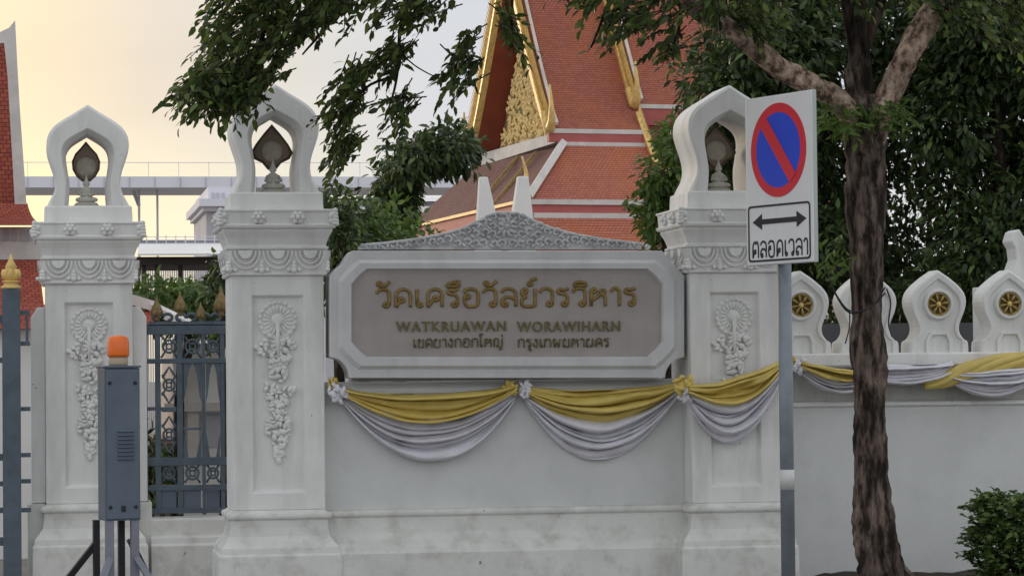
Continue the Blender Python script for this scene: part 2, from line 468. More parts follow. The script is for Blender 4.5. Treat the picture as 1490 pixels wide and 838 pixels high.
BARKL = bark_mat('sunlit_limb_bark', (0.10, 0.07, 0.052), (0.33, 0.235, 0.18), (0.62, 0.48, 0.38), 0.7)  # paler copy of the bark, sunlight on the limbs put into its colour
SOIL = mat('soil', (0.045, 0.033, 0.025), 0.95, 0.4, 8, 0.8, 20)
PAVE = mat('paving', (0.26, 0.25, 0.24), 0.85, 0.15, 2, 0.3, 30, dirt=(0.12, 0.12, 0.11), dirt_amt=0.5)
ASPH = mat('asphalt', (0.05, 0.05, 0.052), 0.9, 0.2, 3, 0.5, 50)
KERB = mat('kerb_concrete', (0.34, 0.33, 0.31), 0.85, 0.15, 4, 0.3, 30)
PAINTL = mat('road_paint', (0.7, 0.7, 0.68), 0.7, 0.15, 8)
EARTH = mat('temple_court', (0.24, 0.22, 0.20), 0.9, 0.15, 1, 0.3, 8)
WIRE = mat('wire_black', (0.03, 0.03, 0.035), 0.6, 0.1, 8)

# ------------------------------------------------------------------ ground
def structure(name, mb, m, **k):
    o = mb.build(name, m, **k)
    o['kind'] = 'structure'
    return o
g = MB(); g.box(-900, 900, -1000, 1500, -0.6, -0.16); structure('ground', g, EARTH)
g = MB(); g.box(-60, 60, -16.0, -5.6, -0.15, -0.13); structure('road', g, ASPH)
g = MB()
for k in range(-8, 9): g.box(k * 5.0, k * 5.0 + 2.5, -10.86, -10.74, -0.1295, -0.126)
structure('lane_marking', g, PAINTL)
g = MB(); g.box(-60, 60, -5.6, -5.4, -0.158, 0.0); structure('kerb', g, KERB, bevel=0.02)
g = MB(); g.box(-60, 60, -5.398, 1.1, -0.158, -0.004); structure('pavement', g, PAVE)
g = MB(); g.box(-60, 60, 1.102, 60, -0.158, -0.004); structure('temple_court_ground', g, EARTH)
# ------------------------------------------------------------------ gate pillars
ARCH_H = [(0.00, 0.86), (0.10, 0.795), (0.20, 0.735), (0.275, 0.68), (0.325, 0.615), (0.345, 0.54), (0.34, 0.46),
          (0.315, 0.375), (0.29, 0.30), (0.275, 0.23), (0.275, 0.165), (0.29, 0.105), (0.32, 0.05), (0.345, 0.0)]
ARCH_I = [(0.00, 0.645), (0.055, 0.615), (0.11, 0.585), (0.16, 0.55), (0.195, 0.505), (0.21, 0.455), (0.21, 0.40),
          (0.20, 0.335), (0.19, 0.275), (0.18, 0.22), (0.178, 0.165), (0.18, 0.11), (0.185, 0.05), (0.19, 0.0)]
def mirror(h):
    return [(-x, z) for x, z in h[:0:-1]] + [h[0]] + [(x, z) for x, z in h[1:]]
def smooth_half(h):
    o = spline(h, 3)
    return [(max(0.0, float(a)), float(b)) for a, b in o]
OUT = mirror(smooth_half(ARCH_H)); INN = mirror(smooth_half(ARCH_I))

def make_relief(hz):
    """fan medallion with a hanging garland, in the XZ plane, proud towards -Y; hz = half height of the run"""
    rg = random.Random(3)
    b = MB()
    zc = hz
    b.lathe_y([(0.150, 0.0), (0.152, -0.016), (0.132, -0.022), (0.126, -0.012), (0.118, -0.012)], (0, 0, zc), 32)
    b.lathe_y([(0.05, 0.0), (0.05, -0.022), (0.03, -0.034), (0.012, -0.036)], (0, 0, zc), 16, True)
    for k in range(20):
        a = 2 * math.pi * k / 20
        b.blob((math.cos(a) * 0.09, -0.012, zc + math.sin(a) * 0.09), (0.014, 0.016, 0.034), -a + math.pi / 2)
        b.blob((math.cos(a + .15) * 0.142, -0.02, zc + math.sin(a + .15) * 0.142), (0.016, 0.012, 0.016))
    b.tube([(0, -0.03, zc - 0.02), (0, -0.036, zc - 0.2), (0, -0.025, zc - 0.32)], [0.018, 0.014, 0.009], 8)
    zt, zb = zc - 0.15, zc - 1.11
    for i in range(190):
        t = rg.random()
        z = zt + (zb - zt) * t
        wd = 0.15 * (1 - t) ** 0.5 * (0.75 + 0.35 * math.sin(t * 19)) + 0.012
        x = rg.uniform(-1, 1) * wd
        s = rg.uniform(0.018, 0.036)
        b.blob((x, -0.010 - rg.random() * 0.02, z), (s * 0.7, 0.016, s), rg.uniform(-1.4, 1.4) + (0.6 if x > 0 else -0.6))
    for z in (zt - 0.04, zt - 0.2, zt - 0.42, zt - 0.64):
        for q in range(7):
            a = q * 2 * math.pi / 7
            wx = 0.0 if z > zt - 0.1 else rg.uniform(-.03, .03)
            b.blob((wx + math.cos(a) * 0.035, -0.03, z + math.sin(a) * 0.035), (0.013, 0.014, 0.024), -a + math.pi / 2)
    return b

def make_pillar(name, label, group):
    t = thing(name, label, 'gate pillar', group=group)
    HW, HD = 0.365, 0.365
    # base
    b = MB()
    b.stack([(-0.01, 0.485, 0.485), (0.30, 0.48, 0.48), (0.315, 0.468, 0.468), (0.36, 0.462, 0.462), (0.40, 0.43, 0.43), (0.45, 0.395, 0.395),
             (0.52, 0.385, 0.385), (0.58, 0.383, 0.383), (0.585, 0.405, 0.405), (0.605, 0.413, 0.413), (0.63, 0.405, 0.405), (0.64, 0.37, 0.37), (0.655, HW, HD)])
    b.build('base', BASEP, t, bevel=0.012)
    # shaft with a sunk front panel
    z0, z1 = 0.655, 2.50
    px0, px1, pz0, pz1, dp = -0.205, 0.205, 0.79, 2.345, 0.045
    s = MB()
    y = -HD
    v = [(-HW, y, z0), (HW, y, z0), (HW, y, z1), (-HW, y, z1),
         (px0, y, pz0), (px1, y, pz0), (px1, y, pz1), (px0, y, pz1),
         (px0 + .02, y + dp, pz0 + .02), (px1 - .02, y + dp, pz0 + .02), (px1 - .02, y + dp, pz1 - .02), (px0 + .02, y + dp, pz1 - .02),
         (-HW, HD, z0), (HW, HD, z0), (HW, HD, z1), (-HW, HD, z1)]
    f = [(0, 1, 5, 4), (1, 2, 6, 5), (2, 3, 7, 6), (3, 0, 4, 7), (4, 5, 9, 8), (5, 6, 10, 9), (6, 7, 11, 10), (7, 4, 8, 11), (8, 9, 10, 11),
         (1, 13, 14, 2), (0, 3, 15, 12), (12, 15, 14, 13), (0, 12, 13, 1), (3, 2, 14, 15)]
    s.add(v, f)
    s.build('shaft', STONE, t, bevel=0.008)
    rl = make_relief(0).build('relief', STONE, t)
    rl.location = (0.0, y + dp, 2.15)
    # frieze
    fr = MB()
    fr.stack([(2.50, 0.385, 0.385), (2.515, 0.395, 0.395), (2.53, 0.385, 0.385), (2.705, 0.388, 0.388)])
    frz = fr.build('frieze', STONE, t, bevel=0.006)
    sc = MB()
    def scallop(face, cx):
        def T(x, d, z):                      # d = distance proud
            if face == 'f': return (x, -0.386 - d, z)
            if face == 'l': return (-0.386 - d, x, z)
            return (0.386 + d, x, z)
        for r0, r1, d in ((0.124, 0.104, 0.022), (0.092, 0.074, 0.032), (0.058, 0.002, 0.042)):
            n = 12; vs = []; fs = []
            for k in range(n + 1):
                a = math.pi + math.pi * k / n
                for r, dd in ((r0, 0), (r0 - .004, d), (r1 + .004, d), (r1, 0)):
                    vs.append(T(cx + r * math.cos(a), dd, 2.70 + r * 1.25 * math.sin(a)))
            for k in range(n):
                for q in range(3):
                    fs.append((k * 4 + q, k * 4 + q + 1, k * 4 + q + 5, k * 4 + q + 4))
            sc.add(vs, fs, smooth=False)
        for dx in (-0.125,):
            for (zz, rr) in ((2.545, .028), (2.575, .022), (2.60, .018)):
                c = T(cx + dx, 0.008, zz)
                sc.blob(c, (rr if face == 'f' else .02, .02 if face == 'f' else rr, rr))
            c = T(cx + dx + .045, 0.006, 2.545); sc.blob(c, (.02, .02, .018))
            c = T(cx + dx - .045, 0.006, 2.545); sc.blob(c, (.02, .02, .018))
    for face in 'flr':
        for cx in (-0.255, 0.0, 0.255): scallop(face, cx)
    sc.build('scallop', STONE, frz)
    # cornice
    c = MB()
    c.stack([(2.705, 0.40, 0.40), (2.725, 0.405, 0.405), (2.73, 0.385, 0.385), (2.745, 0.385, 0.385), (2.80, 0.405, 0.405), (2.855, 0.435, 0.435),
             (2.865, 0.425, 0.425), (2.875, 0.455, 0.455), (2.90, 0.462, 0.462), (2.905, 0.442, 0.442), (3.0, 0.450, 0.450), (3.005, 0.462, 0.462), (3.022, 0.462, 0.462), (3.026, 0.40, 0.40)])
    co = c.build('cornice', STONE, t, bevel=0.006)
    for sx, yy in ((-0.155, 0), (0.155, 0)):
        for face in 'fl':
            rb = MB()
            for k in range(6):
                a = k * math.pi / 3
                rb.blob((math.cos(a) * .036, 0, math.sin(a) * .032), (.024, .016, .022))
            rb.blob((0, -.018, 0), (.020, .02, .020))
            ro = rb.build('rosette', STONE, co)
            ro.location = (sx, -0.455, 2.955) if face == 'f' else (-0.455, sx, 2.955)
            ro.rotation_euler = (0, 0, 0 if face == 'f' else -math.pi / 2)
    for sx in (-1, 1):
        lb = MB()
        for k in range(5):
            lb.blob((0.0, 0, -0.055 + k * .026), (.034 - .003 * k, .034 - .003 * k, .022), 0.2 * sx)
        lb.blob((-.028 * sx, -.004, 0.01), (.026, .02, .03)); lb.blob((-.03 * sx, -.004, -0.035), (.022, .02, .02))
        lo = lb.build('corner_leaf', STONE, co)
        lo.location = (sx * 0.452, -0.452, 2.962)
    # pedestal
    p = MB()
    p.stack([(3.026, 0.372, 0.34), (3.155, 0.366, 0.335), (3.165, 0.352, 0.325)])
    p.build('pedestal', STONE, t, bevel=0.008)
    # arch: front lip set proud of the body, with a splayed inner edge
    a = MB()
    hd = 0.29
    zz = 3.165
    n = len(OUT)
    innb = [(x * 0.86, z * 0.965) for x, z in INN]
    loops = [([(x, z) for x, z in OUT], hd), ([(x, z) for x, z in OUT], -hd), ([(x * .93 , z * .975) for x, z in OUT], -hd - .018),
             ([(x * 1.06, z * 1.02) for x, z in INN], -hd - .018), (INN, -hd + .03), (innb, -hd + .12), (innb, hd - .02), (INN, hd)]
    vs = []
    for lp, yy in loops: vs += [(x, yy, zz + z) for x, z in lp]
    fs = []
    m = len(loops)
    for j in range(m):
        k = (j + 1) % m
        for i in range(n - 1):
            fs.append((j * n + i, j * n + i + 1, k * n + i + 1, k * n + i))
    fs.append([j * n for j in range(m)]); fs.append([j * n + n - 1 for j in range(m)][::-1])
    a.add(vs, fs)
    a.build('arch', STONE, t, bevel=0.006)
    return t

pil = make_pillar('gate_pillar', 'carved white gate pillar directly left of the name sign, arch top partly under leaves', 'carved pillars of the temple gate')
pil.location = (PX(405, 0), 0.365, 0)
pr = copy_tree(pil)
RY = -0.15
pr.location = (PX(1070, RY), RY + 0.365, 0)
for ch in pr.children:                       # on this pillar the garland ends behind the swag
    if ch.name.startswith('relief'):
        ch.data = ch.data.copy()
        bm = bmesh.new(); bm.from_mesh(ch.data)
        bmesh.ops.delete(bm, geom=[v for v in bm.verts if v.co.z < -.62], context='VERTS')
        bm.to_mesh(ch.data); bm.free()
tag(pr, 'carved white gate pillar right of the name sign, half hidden by the no parking sign')
pl = copy_tree(pil)
PY1 = 1.8
pl.location = (PX(130, PY1), PY1 + 0.365, 0)
tag(pl, 'leftmost carved white gate pillar behind the beacon box, with lower side wings')
wg = MB()
for sx in (-1, 1):
    x0, x1 = sx * 0.366, sx * 0.485
    wg.prism([(x0, 0.66), (x1, 0.66), (x1, 2.22), (sx * 0.43, 2.31), (x0, 2.31)], -0.27, 0.3)
wg.build('side_wing', STONE, pl, bevel=0.008)
wb = MB()
for sx in (-1, 1):
    wb.box(min(sx * .37, sx * .52), max(sx * .37, sx * .52), -0.30, 0.32, -0.01, 0.655)
wb.build('wing_base', BASEP, pl, bevel=0.008)

# figures inside the arches
def make_figure(label, big):
    t = thing('arch_figure', label, 'figurine', group='small figures inside the pillar arches')
    b = MB()
    b.lathe([(0.105, 0), (0.11, 0.015), (0.095, 0.03), (0.09, 0.04)], seg=16, sy=0.8)
    b.build('plinth', FIGURE, t)
    b = MB()
    q = .70
    b.lathe([(r * .82, .04 + (z - .05) * q) for r, z in [(0.075, 0.05), (0.10, 0.07), (0.098, 0.10), (0.065, 0.125), (0.052, 0.16), (0.058, 0.195), (0.05, 0.225), (0.024, 0.24), (0.022, 0.25),
             (0.034, 0.265), (0.036, 0.29), (0.026, 0.312), (0.016, 0.33), (0.009, 0.36), (0.004, 0.40)]], seg=16, sy=0.75)
    for sx in (-1, 1):
        b.tube([(sx * .041, 0, .148), (sx * .061, -.016, .11), (sx * .016, -.05, .106)], [.015, .013, .010], 8)
        b.blob((sx * .057, -.016, .065), (.041, .041, .022))
    b.build('seated_body', FIGURE, t)
    f = MB()
    if big:
        out = [(0, .56), (.06, .49), (.12, .41), (.155, .345), (.13, .30), (.07, .27), (.03, .22)]
    else:
        out = [(0, .56), (.04, .51), (.085, .46), (.11, .40), (.105, .335), (.075, .28), (.03, .24)]
    poly = out + [(-x, z) for x, z in out[:0:-1]]
    f.prism(poly, 0.085, 0.115)
    fo = f.build('leaf_fan', FAN, t, bevel=0.006)
    c_ = MB(); c_.lathe_y([(.085, -.001), (.082, -.008), (.03, -.012), (.002, -.013)], (0, .085, .355), 20, True); c_.build('fan_boss', FANPALE, fo)
    e = MB()
    e.ring([(x * 1.1, .39 + (z - .39) * 1.08) for x, z in poly], [(x * .94, .39 + (z - .39) * .95) for x, z in poly], 0.078, 0.12)
    e.tube([(0, .1, .05), (0, .1, .23)], .012, 6)
    e.build('fan_rim', FANDARK, fo)
    return t
fig = make_figure('small crowned figure before a rounded leaf fan in the leftmost pillar arch', False)
fig.location = (pl.location.x - 0.01, pl.location.y - 0.05, 3.165)
fig2 = make_figure('small pale figure before a dark pointed fan, in the arch left of the name sign', True)
fig2.location = (pil.location.x - 0.0, pil.location.y + 0.0, 3.165)
fig3 = copy_tree(fig2)
tag(fig3, 'small shaded figure in the pillar arch partly hidden behind the no parking sign')
fig3.location = (pr.location.x - 0.03, pr.location.y, 3.165)

# ------------------------------------------------------------------ wall under the name sign
WY = 0.16
x0, x1 = pil.location.x + 0.366, pr.location.x - 0.366
w1 = thing('sign_wall', 'plain pale wall panel under the name sign, between two carved pillars', 'wall', ((x0 + x1) / 2, WY + .2, 0))
b = MB(); b.box(x0, x1, WY, WY + 0.36, 0.62, 1.655); b.box(PX(514, WY), PX(962, WY), WY + .05, WY + 0.36, 1.657, 2.55); b.build('wall_panel', WALLP, w1, world=True)
b = MB()
b.run([(WY + .36, -.01), (-0.09, -.01), (-0.09, 0.30), (-.075, .325), (-.06, .36), (.02, .40), (.075, .45), (.085, .58), (.062, .59), (.055, .61), (.065, .635), (.10, .64), (WY + .36, .64)], x0, x1)
b.build('plinth', BASEP, w1, world=True, bevel=0.008)
# horizontal ledge just under the sign
b = MB(); b.run([(WY - .002, 1.55), (WY - .05, 1.56), (WY - .055, 1.60), (WY - .03, 1.62), (WY - .002, 1.64)], x0 + .002, x1 - .002); b.build('ledge', WALLP, w1, world=True)

# ------------------------------------------------------------------ name sign
SY = -0.06                                   # front of the frame
def sg(px, py, Y=SY):
    p = P(px, py, Y); return (p.x, p.z)
cxs, czs = sg(738, 456)
ns = thing('name_sign', 'grey framed temple name sign with gold Thai lettering and carved crest', 'sign', (cxs, SY, czs))
def arc(cx, cy, r, a0, a1, n=8, ry=None):
    return [(cx + r * math.cos(R(a0 + (a1 - a0) * k / n)), cy + (ry or r) * math.sin(R(a0 + (a1 - a0) * k / n))) for k in range(n + 1)]
# outline in photo pixels (y down)
def frame_outline(inset=0.0):
    l, r, tp, bt = 480 + inset, 996 - inset, 365 + inset * .9, 550 - inset
    o = [(l, 401), (l + 10, 391), (l + 19, 384), (l + 25, 374), (l + 32, tp)]
    o += [(r - 32, tp), (r - 25, 374), (r - 19, 384), (r - 10, 391), (r, 401)]
    o += [(r, bt - 30)] + [(r - 28 + 28 * (1 - math.sin(a)), bt - 30 + 30 * (1 - math.cos(a))) for a in np.linspace(0.15, math.pi / 2, 7)]
    o += [(l + 28 - 28 * (1 - math.sin(a)), bt - 30 + 30 * (1 - math.cos(a))) for a in np.linspace(math.pi / 2, 0.15, 7)]
    o += [(l, bt - 30)]
    return o
fo = [sg(*q) for q in frame_outline()]
def panel_outline(l, r, tp, bt, c):
    k = [(0, 1), (.30, .62), (.62, .30), (1, 0)]
    o = [(l + a * c, tp + d * c) for a, d in k] + [(r - d * c, tp + a * c) for a, d in k]
    return o + [(r - a * c, bt - d * c) for a, d in k] + [(l + d * c, bt - a * c) for a, d in k]
b = MB(); b.prism(fo, SY, SY + 0.34); b.build('frame', SIGNF, ns, world=True, bevel=0.008)
b = MB()
o1 = [sg(*q) for q in panel_outline(492, 984, 378, 537, 29)]
i1 = [sg(*q) for q in panel_outline(497, 979, 383, 532, 28)]
i2 = [sg(*q) for q in panel_outline(510, 964, 391, 521, 23)]
n = len(o1)
b.add([(x, SY - .001, z) for x, z in o1] + [(x, SY - .035, z) for x, z in i1] + [(x, SY - .035, z) for x, z in i2] + [(x, SY - 0.004, z) for x, z in [sg(*q) for q in panel_outline(512, 962, 393, 519, 22)]],
      [(k * n + i, k * n + (i + 1) % n, (k + 1) * n + (i + 1) % n, (k + 1) * n + i) for k in range(3) for i in range(n)])
b.build('moulding', SIGNF, ns, world=True)
b = MB()
b.prism([sg(*q) for q in panel_outline(511.5, 962.5, 392.5, 519.5, 22)], SY - .005, SY - .002)
b.build('text_panel', SIGNP, ns, world=True)

def text_obj(body, name, m, parent, x0, x1, y, zb, h=None, ext=0.012, off=0.0, world=True, space=1.0):
    """lettering as a mesh: fitted between x0 and x1, first baseline at zb, facing -Y"""
    cu = bpy.data.curves.new(name, 'FONT')
    cu.body = body; cu.extrude = 0.0; cu.offset = off; cu.resolution_u = 4; cu.space_character = space
    tmp = bpy.data.objects.new('tmp_text', cu); COL.objects.link(tmp)
    dg = bpy.context.evaluated_depsgraph_get()
    me = bpy.data.meshes.new_from_object(tmp.evaluated_get(dg))
    bpy.data.objects.remove(tmp); bpy.data.curves.remove(cu)
    co = np.zeros(len(me.vertices) * 3); me.vertices.foreach_get('co', co); co = co.reshape(-1, 3)
    bx0, bx1 = co[:, 0].min(), co[:, 0].max()
    s = (x1 - x0) / (bx1 - bx0)
    sv = s if h is None else h
    base = parent.location if world else Vector((0, 0, 0))
    new = np.zeros_like(co)
    new[:, 0] = x0 + (co[:, 0] - bx0) * s - base.x
    new[:, 2] = zb + co[:, 1] * sv - base.z
    new[:, 1] = y - base.y
    tri = [tuple(p.vertices) for p in me.polygons]
    cnt = {}
    for t_ in tri:
        for i in range(len(t_)):
            e = (t_[i], t_[(i + 1) % len(t_)])
            cnt[frozenset(e)] = cnt.get(frozenset(e), []) + [e]
    nv = len(new)
    front = new.copy(); front[:, 1] -= ext
    faces = tri + [(e[0][1], e[0][0], e[0][0] + nv, e[0][1] + nv) for e in cnt.values() if len(e) == 1]
    bpy.data.meshes.remove(me)
    me = bpy.data.meshes.new(name)
    me.from_pydata([tuple(v) for v in front] + [tuple(v) for v in new], [], faces)
    me.name = name
    me.materials.clear(); me.materials.append(m)
    o = bpy.data.objects.new(name, me); COL.objects.link(o); o.parent = parent
    return o
# looped Thai letters drawn as strokes: width, strokes, loops (x, y, r); letter height 1
THAI = {
 'ว': (.56, [[(.02, .78), (.10, .94), (.27, 1), (.44, .93), (.50, .75), (.50, .13)]], [(.39, .13, .11)]),
 'ด': (.70, [[(.23, .30), (.10, 0)], [(.10, 0), (.10, .62), (.18, .9), (.38, 1), (.57, .9), (.64, .62), (.64, 0)]], [(.31, .39, .11)]),
 'ต': (.70, [[(.23, .30), (.10, 0)], [(.10, 0), (.10, .66), (.18, .93), (.30, 1), (.38, .86)], [(.38, .86), (.46, 1), (.57, .93), (.64, .66), (.64, 0)]], [(.31, .39, .11)]),
 'ค': (.70, [[(.30, .40), (.20, .2), (.10, 0)], [(.10, 0), (.10, .62), (.18, .9), (.38, 1), (.57, .9), (.64, .62), (.64, 0)]], [(.41, .47, .11)]),
 'เ': (.30, [[(.09, 1), (.09, .13)]], [(.19, .13, .11)]),
 'ร': (.50, [[(.42, .13), (.42, .50), (.34, .66), (.12, .72), (.06, .84), (.14, .95), (.28, .91), (.46, 1.0)]], [(.31, .13, .11)]),
 'อ': (.68, [[(.08, .58), (.08, .28), (.16, .06), (.35, 0), (.54, .06), (.61, .3), (.61, .7), (.53, .93), (.34, 1), (.14, .95), (.06, .82)]], [(.19, .58, .11)]),
 'ล': (.66, [[(.07, .14), (.08, .36), (.2, .52), (.40, .52), (.58, .40)], [(.04, .80), (.18, .97), (.36, 1.0), (.54, .9), (.60, .7), (.60, 0)]], [(.18, .13, .11)]),
 'ย': (.64, [[(.07, .85), (.10, .66), (.26, .56)], [(.26, .56), (.10, .45), (.06, .25), (.10, .05), (.2, 0), (.45, 0), (.56, .05), (.58, .2), (.58, 1)]], [(.18, .87, .11)]),
 'ห': (.70, [[(.07, .87), (.07, 0)], [(.07, .28), (.28, .48), (.46, .70)], [(.44, .70), (.58, .56), (.62, .35), (.62, 0)]], [(.18, .87, .11), (.53, .80, .11)]),
 'า': (.42, [[(.03, .80), (.10, .95), (.21, 1), (.32, .92), (.36, .75), (.36, 0)]], []),
 'ข': (.60, [[(.27, .84), (.22, .68), (.12, .58), (.12, .10), (.2, 0), (.42, 0), (.52, .08), (.54, .2), (.54, 1)]], [(.16, .86, .11)]),
 'บ': (.66, [[(.07, .87), (.07, .10), (.16, 0), (.48, 0), (.58, .08), (.58, .2), (.58, 1)]], [(.18, .87, .11)]),
 'ง': (.52, [[(.42, .87), (.42, .14), (.35, .01), (.26, .06), (.03, .46)]], [(.31, .87, .11)]),
 'ก': (.66, [[(.10, 0), (.10, .48), (.17, .60), (.06, .72), (.14, .92), (.34, 1), (.53, .92), (.60, .72), (.60, 0)]], []),
 'ใ': (.36, [[(.12, .13), (.12, 1.15), (.02, 1.35), (.10, 1.52), (.26, 1.48), (.28, 1.34)]], [(.22, .13, .11)]),
 'ญ': (.94, [[(.10, 0), (.10, .48), (.17, .60), (.06, .72), (.14, .92), (.30, 1), (.45, .92), (.50, .72), (.50, .10), (.58, 0), (.76, 0), (.85, .10), (.85, 1)], [(.52, -.2), (.66, -.32), (.86, -.18)]], [(.40, .12, .09)]),
 'ท': (.68, [[(.07, .87), (.07, 0)], [(.07, .55), (.28, .9), (.46, 1), (.57, .88), (.60, .7), (.60, 0)]], [(.18, .87, .11)]),
 'พ': (.78, [[(.06, .85), (.18, 0)], [(.18, 0), (.38, .62)], [(.38, .62), (.56, 0)], [(.56, 0), (.70, 1)]], [(.17, .87, .11)]),
 'ม': (.72, [[(.10, .87), (.10, .13)], [(.27, .07), (.62, .02)], [(.62, 0), (.62, 1)]], [(.21, .87, .11), (.18, .12, .10)]),
 'น': (.72, [[(.10, .87), (.10, 0)], [(.10, .03), (.42, .12)], [(.62, .13), (.62, 1)]], [(.21, .87, .11), (.51, .12, .11)]),
}
MARKS = {
 'ั': ([[(-.38, 1.20), (-.24, 1.17), (-.02, 1.44)]], [(-.42, 1.30, .09)]),
 'ื': ([[(-.50, 1.15), (-.40, 1.30), (-.22, 1.34), (-.04, 1.24)], [(-.50, 1.15), (0, 1.15)], [(-.02, 1.15), (-.02, 1.50)], [(-.17, 1.30), (-.17, 1.50)]], []),
 'ิ': ([[(-.50, 1.15), (-.40, 1.32), (-.22, 1.36), (-.05, 1.28), (0, 1.15)], [(-.50, 1.15), (0, 1.15)]], []),
 '์': ([[(-.24, 1.36), (-.16, 1.50), (.02, 1.56)]], [(-.24, 1.27, .09)]),
 '่': ([[(-.1, 1.18), (-.1, 1.45)]], []),
 'ุ': ([[(-.08, -.15), (-.08, -.48)]], [(-.18, -.20, .09)]),
}
def thai_text(body, name, m, parent, x0, x1, y, zb, h, r, ry, local=False):
    """raised looped lettering facing -Y; r = half stroke, ry = half depth"""
    gap = .11
    tot = sum(THAI[c][0] + gap for c in body if c in THAI) - gap
    k = (x1 - x0) / tot
    o = Vector((0, 0, 0)) if local else parent.location
    b = MB()
    def put(pts, cx):
        q = spline(pts, 5) if len(pts) > 2 else pts
        n0 = len(b.v)
        b.tube([(x0 + (cx + a) * k - o.x, y - o.y, zb + c * h - o.z) for a, c in q], r, 8)
        for i in range(n0, len(b.v)):
            v = b.v[i]; b.v[i] = (v[0], y - o.y + (v[1] - (y - o.y)) * ry / r, v[2])
    cx = 0.0
    for ch in body:
        if ch in THAI:
            wd, st_, lo = THAI[ch]; at = cx; cx += wd + gap
        else:
            st_, lo = MARKS[ch]; at = cx - gap
        for q in st_: put(q, at)
        for a, c, rr in lo:
            ra = rr * .8
            put([(a + ra * math.cos(t), c + ra * h_over(k, h) * math.sin(t)) for t in np.linspace(0, 2 * math.pi, 11)], at)
    return b.build(name, m, parent)
def h_over(k, h): return min(1.15, max(.7, k / h))
TY = SY - .0055
def line(body, name, m, xa, xb, yb, off, k, ext, sp=1.0):
    a, b_ = sg(xa, yb), sg(xb, yb)
    o = text_obj(body, name, m, ns, a[0], b_[0], TY, (a[1] + b_[1]) / 2, k, ext, off, space=sp)
    return o
def tline(body, name, m, xa, xb, yb, hp_, wp):
    a, b_ = sg(xa, yb), sg(xb, yb)
    return thai_text(body, name, m, ns, a[0], b_[0], TY, (a[1] + b_[1]) / 2, hp_ / 184, wp / 368, .016)
tline('วัดเครือวัลย์วรวิหาร', 'thai_name_lettering', GOLDL, 547, 926, 446, 26, 5.4)
for wd_, xa, xb in (('WATKRUAWAN', 576, 736), ('WORAWIHARN', 752, 902)):
    line(wd_, 'latin_name_lettering', BRONZEL, xa, xb, 482, 0.012, 0.115, 0.014, 1.14)
for wd_, xa, xb in (('เขตบางกอกใหญ่', 601, 732), ('กรุงเทพมหานคร', 753, 886)):
    tline(wd_, 'district_lettering', BRONZEL, xa, xb, 505, 12.5, 2.1)

# carved crest on top of the sign
prof = [(525, 362.5), (525, 357), (560, 354), (600, 349), (640, 342), (670, 334), (690, 325), (708, 315), (722, 310.5), (738, 309.5), (754, 311), (768, 317), (788, 327), (808, 334), (840, 342), (880, 349), (915, 353), (937, 355.5), (937, 362.5)]
pc = [sg(a, b_) for a, b_ in prof]
b = MB(); b.prism(pc, SY + .09, SY + .22)
cr = b.build('crest', CARVE, ns, world=True, bevel=0.005)
b = MB()
rg = random.Random(11)
tops = [(a, b_) for a, b_ in prof[1:-1]]
def top_at(px):
    for (a, c), (d, e) in zip(tops, tops[1:]):
        if a <= px <= d: return c + (e - c) * (px - a) / (d - a)
    return 357
px = 532.0
rows = 0
for side in (-1, 1):
    for px in np.arange(6, 204, 13.0):
        X = 738 + side * px
        t = top_at(X)
        hgt = 362 - t
        nr = max(1, int(hgt / 12))
        for k in range(nr):
            py = 361 - (k + .5) * hgt / nr
            p = P(X + rg.uniform(-2, 2), py + rg.uniform(-1, 1), SY + .085)
            sz = min(rg.uniform(.030, .042), hgt / nr / 184 * .55)
            # curled leaf: short spiral tube and a leaf pad
            pts = []
            for q in range(9):
                a = q / 8 * 4.6 + rg.uniform(0, .5)
                rr = sz * (1 - q / 11)
                pts.append((p.x + side * rr * math.cos(a), p.y - .004 - .012 * q / 8, p.z + rr * math.sin(a)))
            b.tube(pts, [.013 - .0008 * q for q in range(9)], 6)
            b.blob((p.x + side * sz * .9, p.y, p.z - sz * .5), (.015, .018, .028), side * 0.9)
for i in range(len(tops) - 1):
    a, c = P(*tops[i], SY + .08), P(*tops[i + 1], SY + .08)
    b.tube([a, c], .012, 6)
cp = P(738, 330, SY + .075)
for k in range(9):
    a = k * 2 * math.pi / 9
    b.blob((cp.x + .045 * math.cos(a), cp.y, cp.z + .05 * math.sin(a)), (.016, .018, .032), -a + math.pi / 2)
b.blob(cp, (.026, .03, .026))
b.build('scroll_carving', CARVE, cr, world=False)
cs = cr.children[0]
for v in cs.data.vertices: v.co -= ns.location

# ------------------------------------------------------------------ right boundary wall and merlons
BY = 0.42
xr0, xr1 = pr.location.x + 0.366, PX(1490, BY) + 2.2
bw = thing('boundary_wall', 'long pale boundary wall with a moulded cap, right of the gate pillars', 'wall', ((xr0 + xr1) / 2, BY + .2, 0))
zc = PZ(1320, 513, BY)
zl = PZ(1320, 591, BY)
b = MB(); b.box(xr0, xr1, BY, BY + 0.30, -0.01, zl); b.build('wall_face', WALLP, bw, world=True)
b = MB()
b.run([(BY + .31, zl), (BY - .012, zl), (BY - .03, zl + .012), (BY - .03, zl + .03), (BY - .008, zl + .042), (BY + .05, zl + .05), (BY + .05, zc - .13), (BY - .10, zc - .115), (BY - .12, zc - .10), (BY - .12, zc - .012), (BY - .105, zc), (BY + .36, zc), (BY + .36, zc - .1), (BY + .31, zc - .13)], xr0 + .002, xr1)
b.build('cap', STONE, bw, world=True, bevel=0.006)
b = MB(); b.box(xr0 + .004, xr1 - .004, BY + .040, BY + .055, zl + .052, zc - .132); b.build('recessed_band', GRIME_SHADE, bw, world=True)

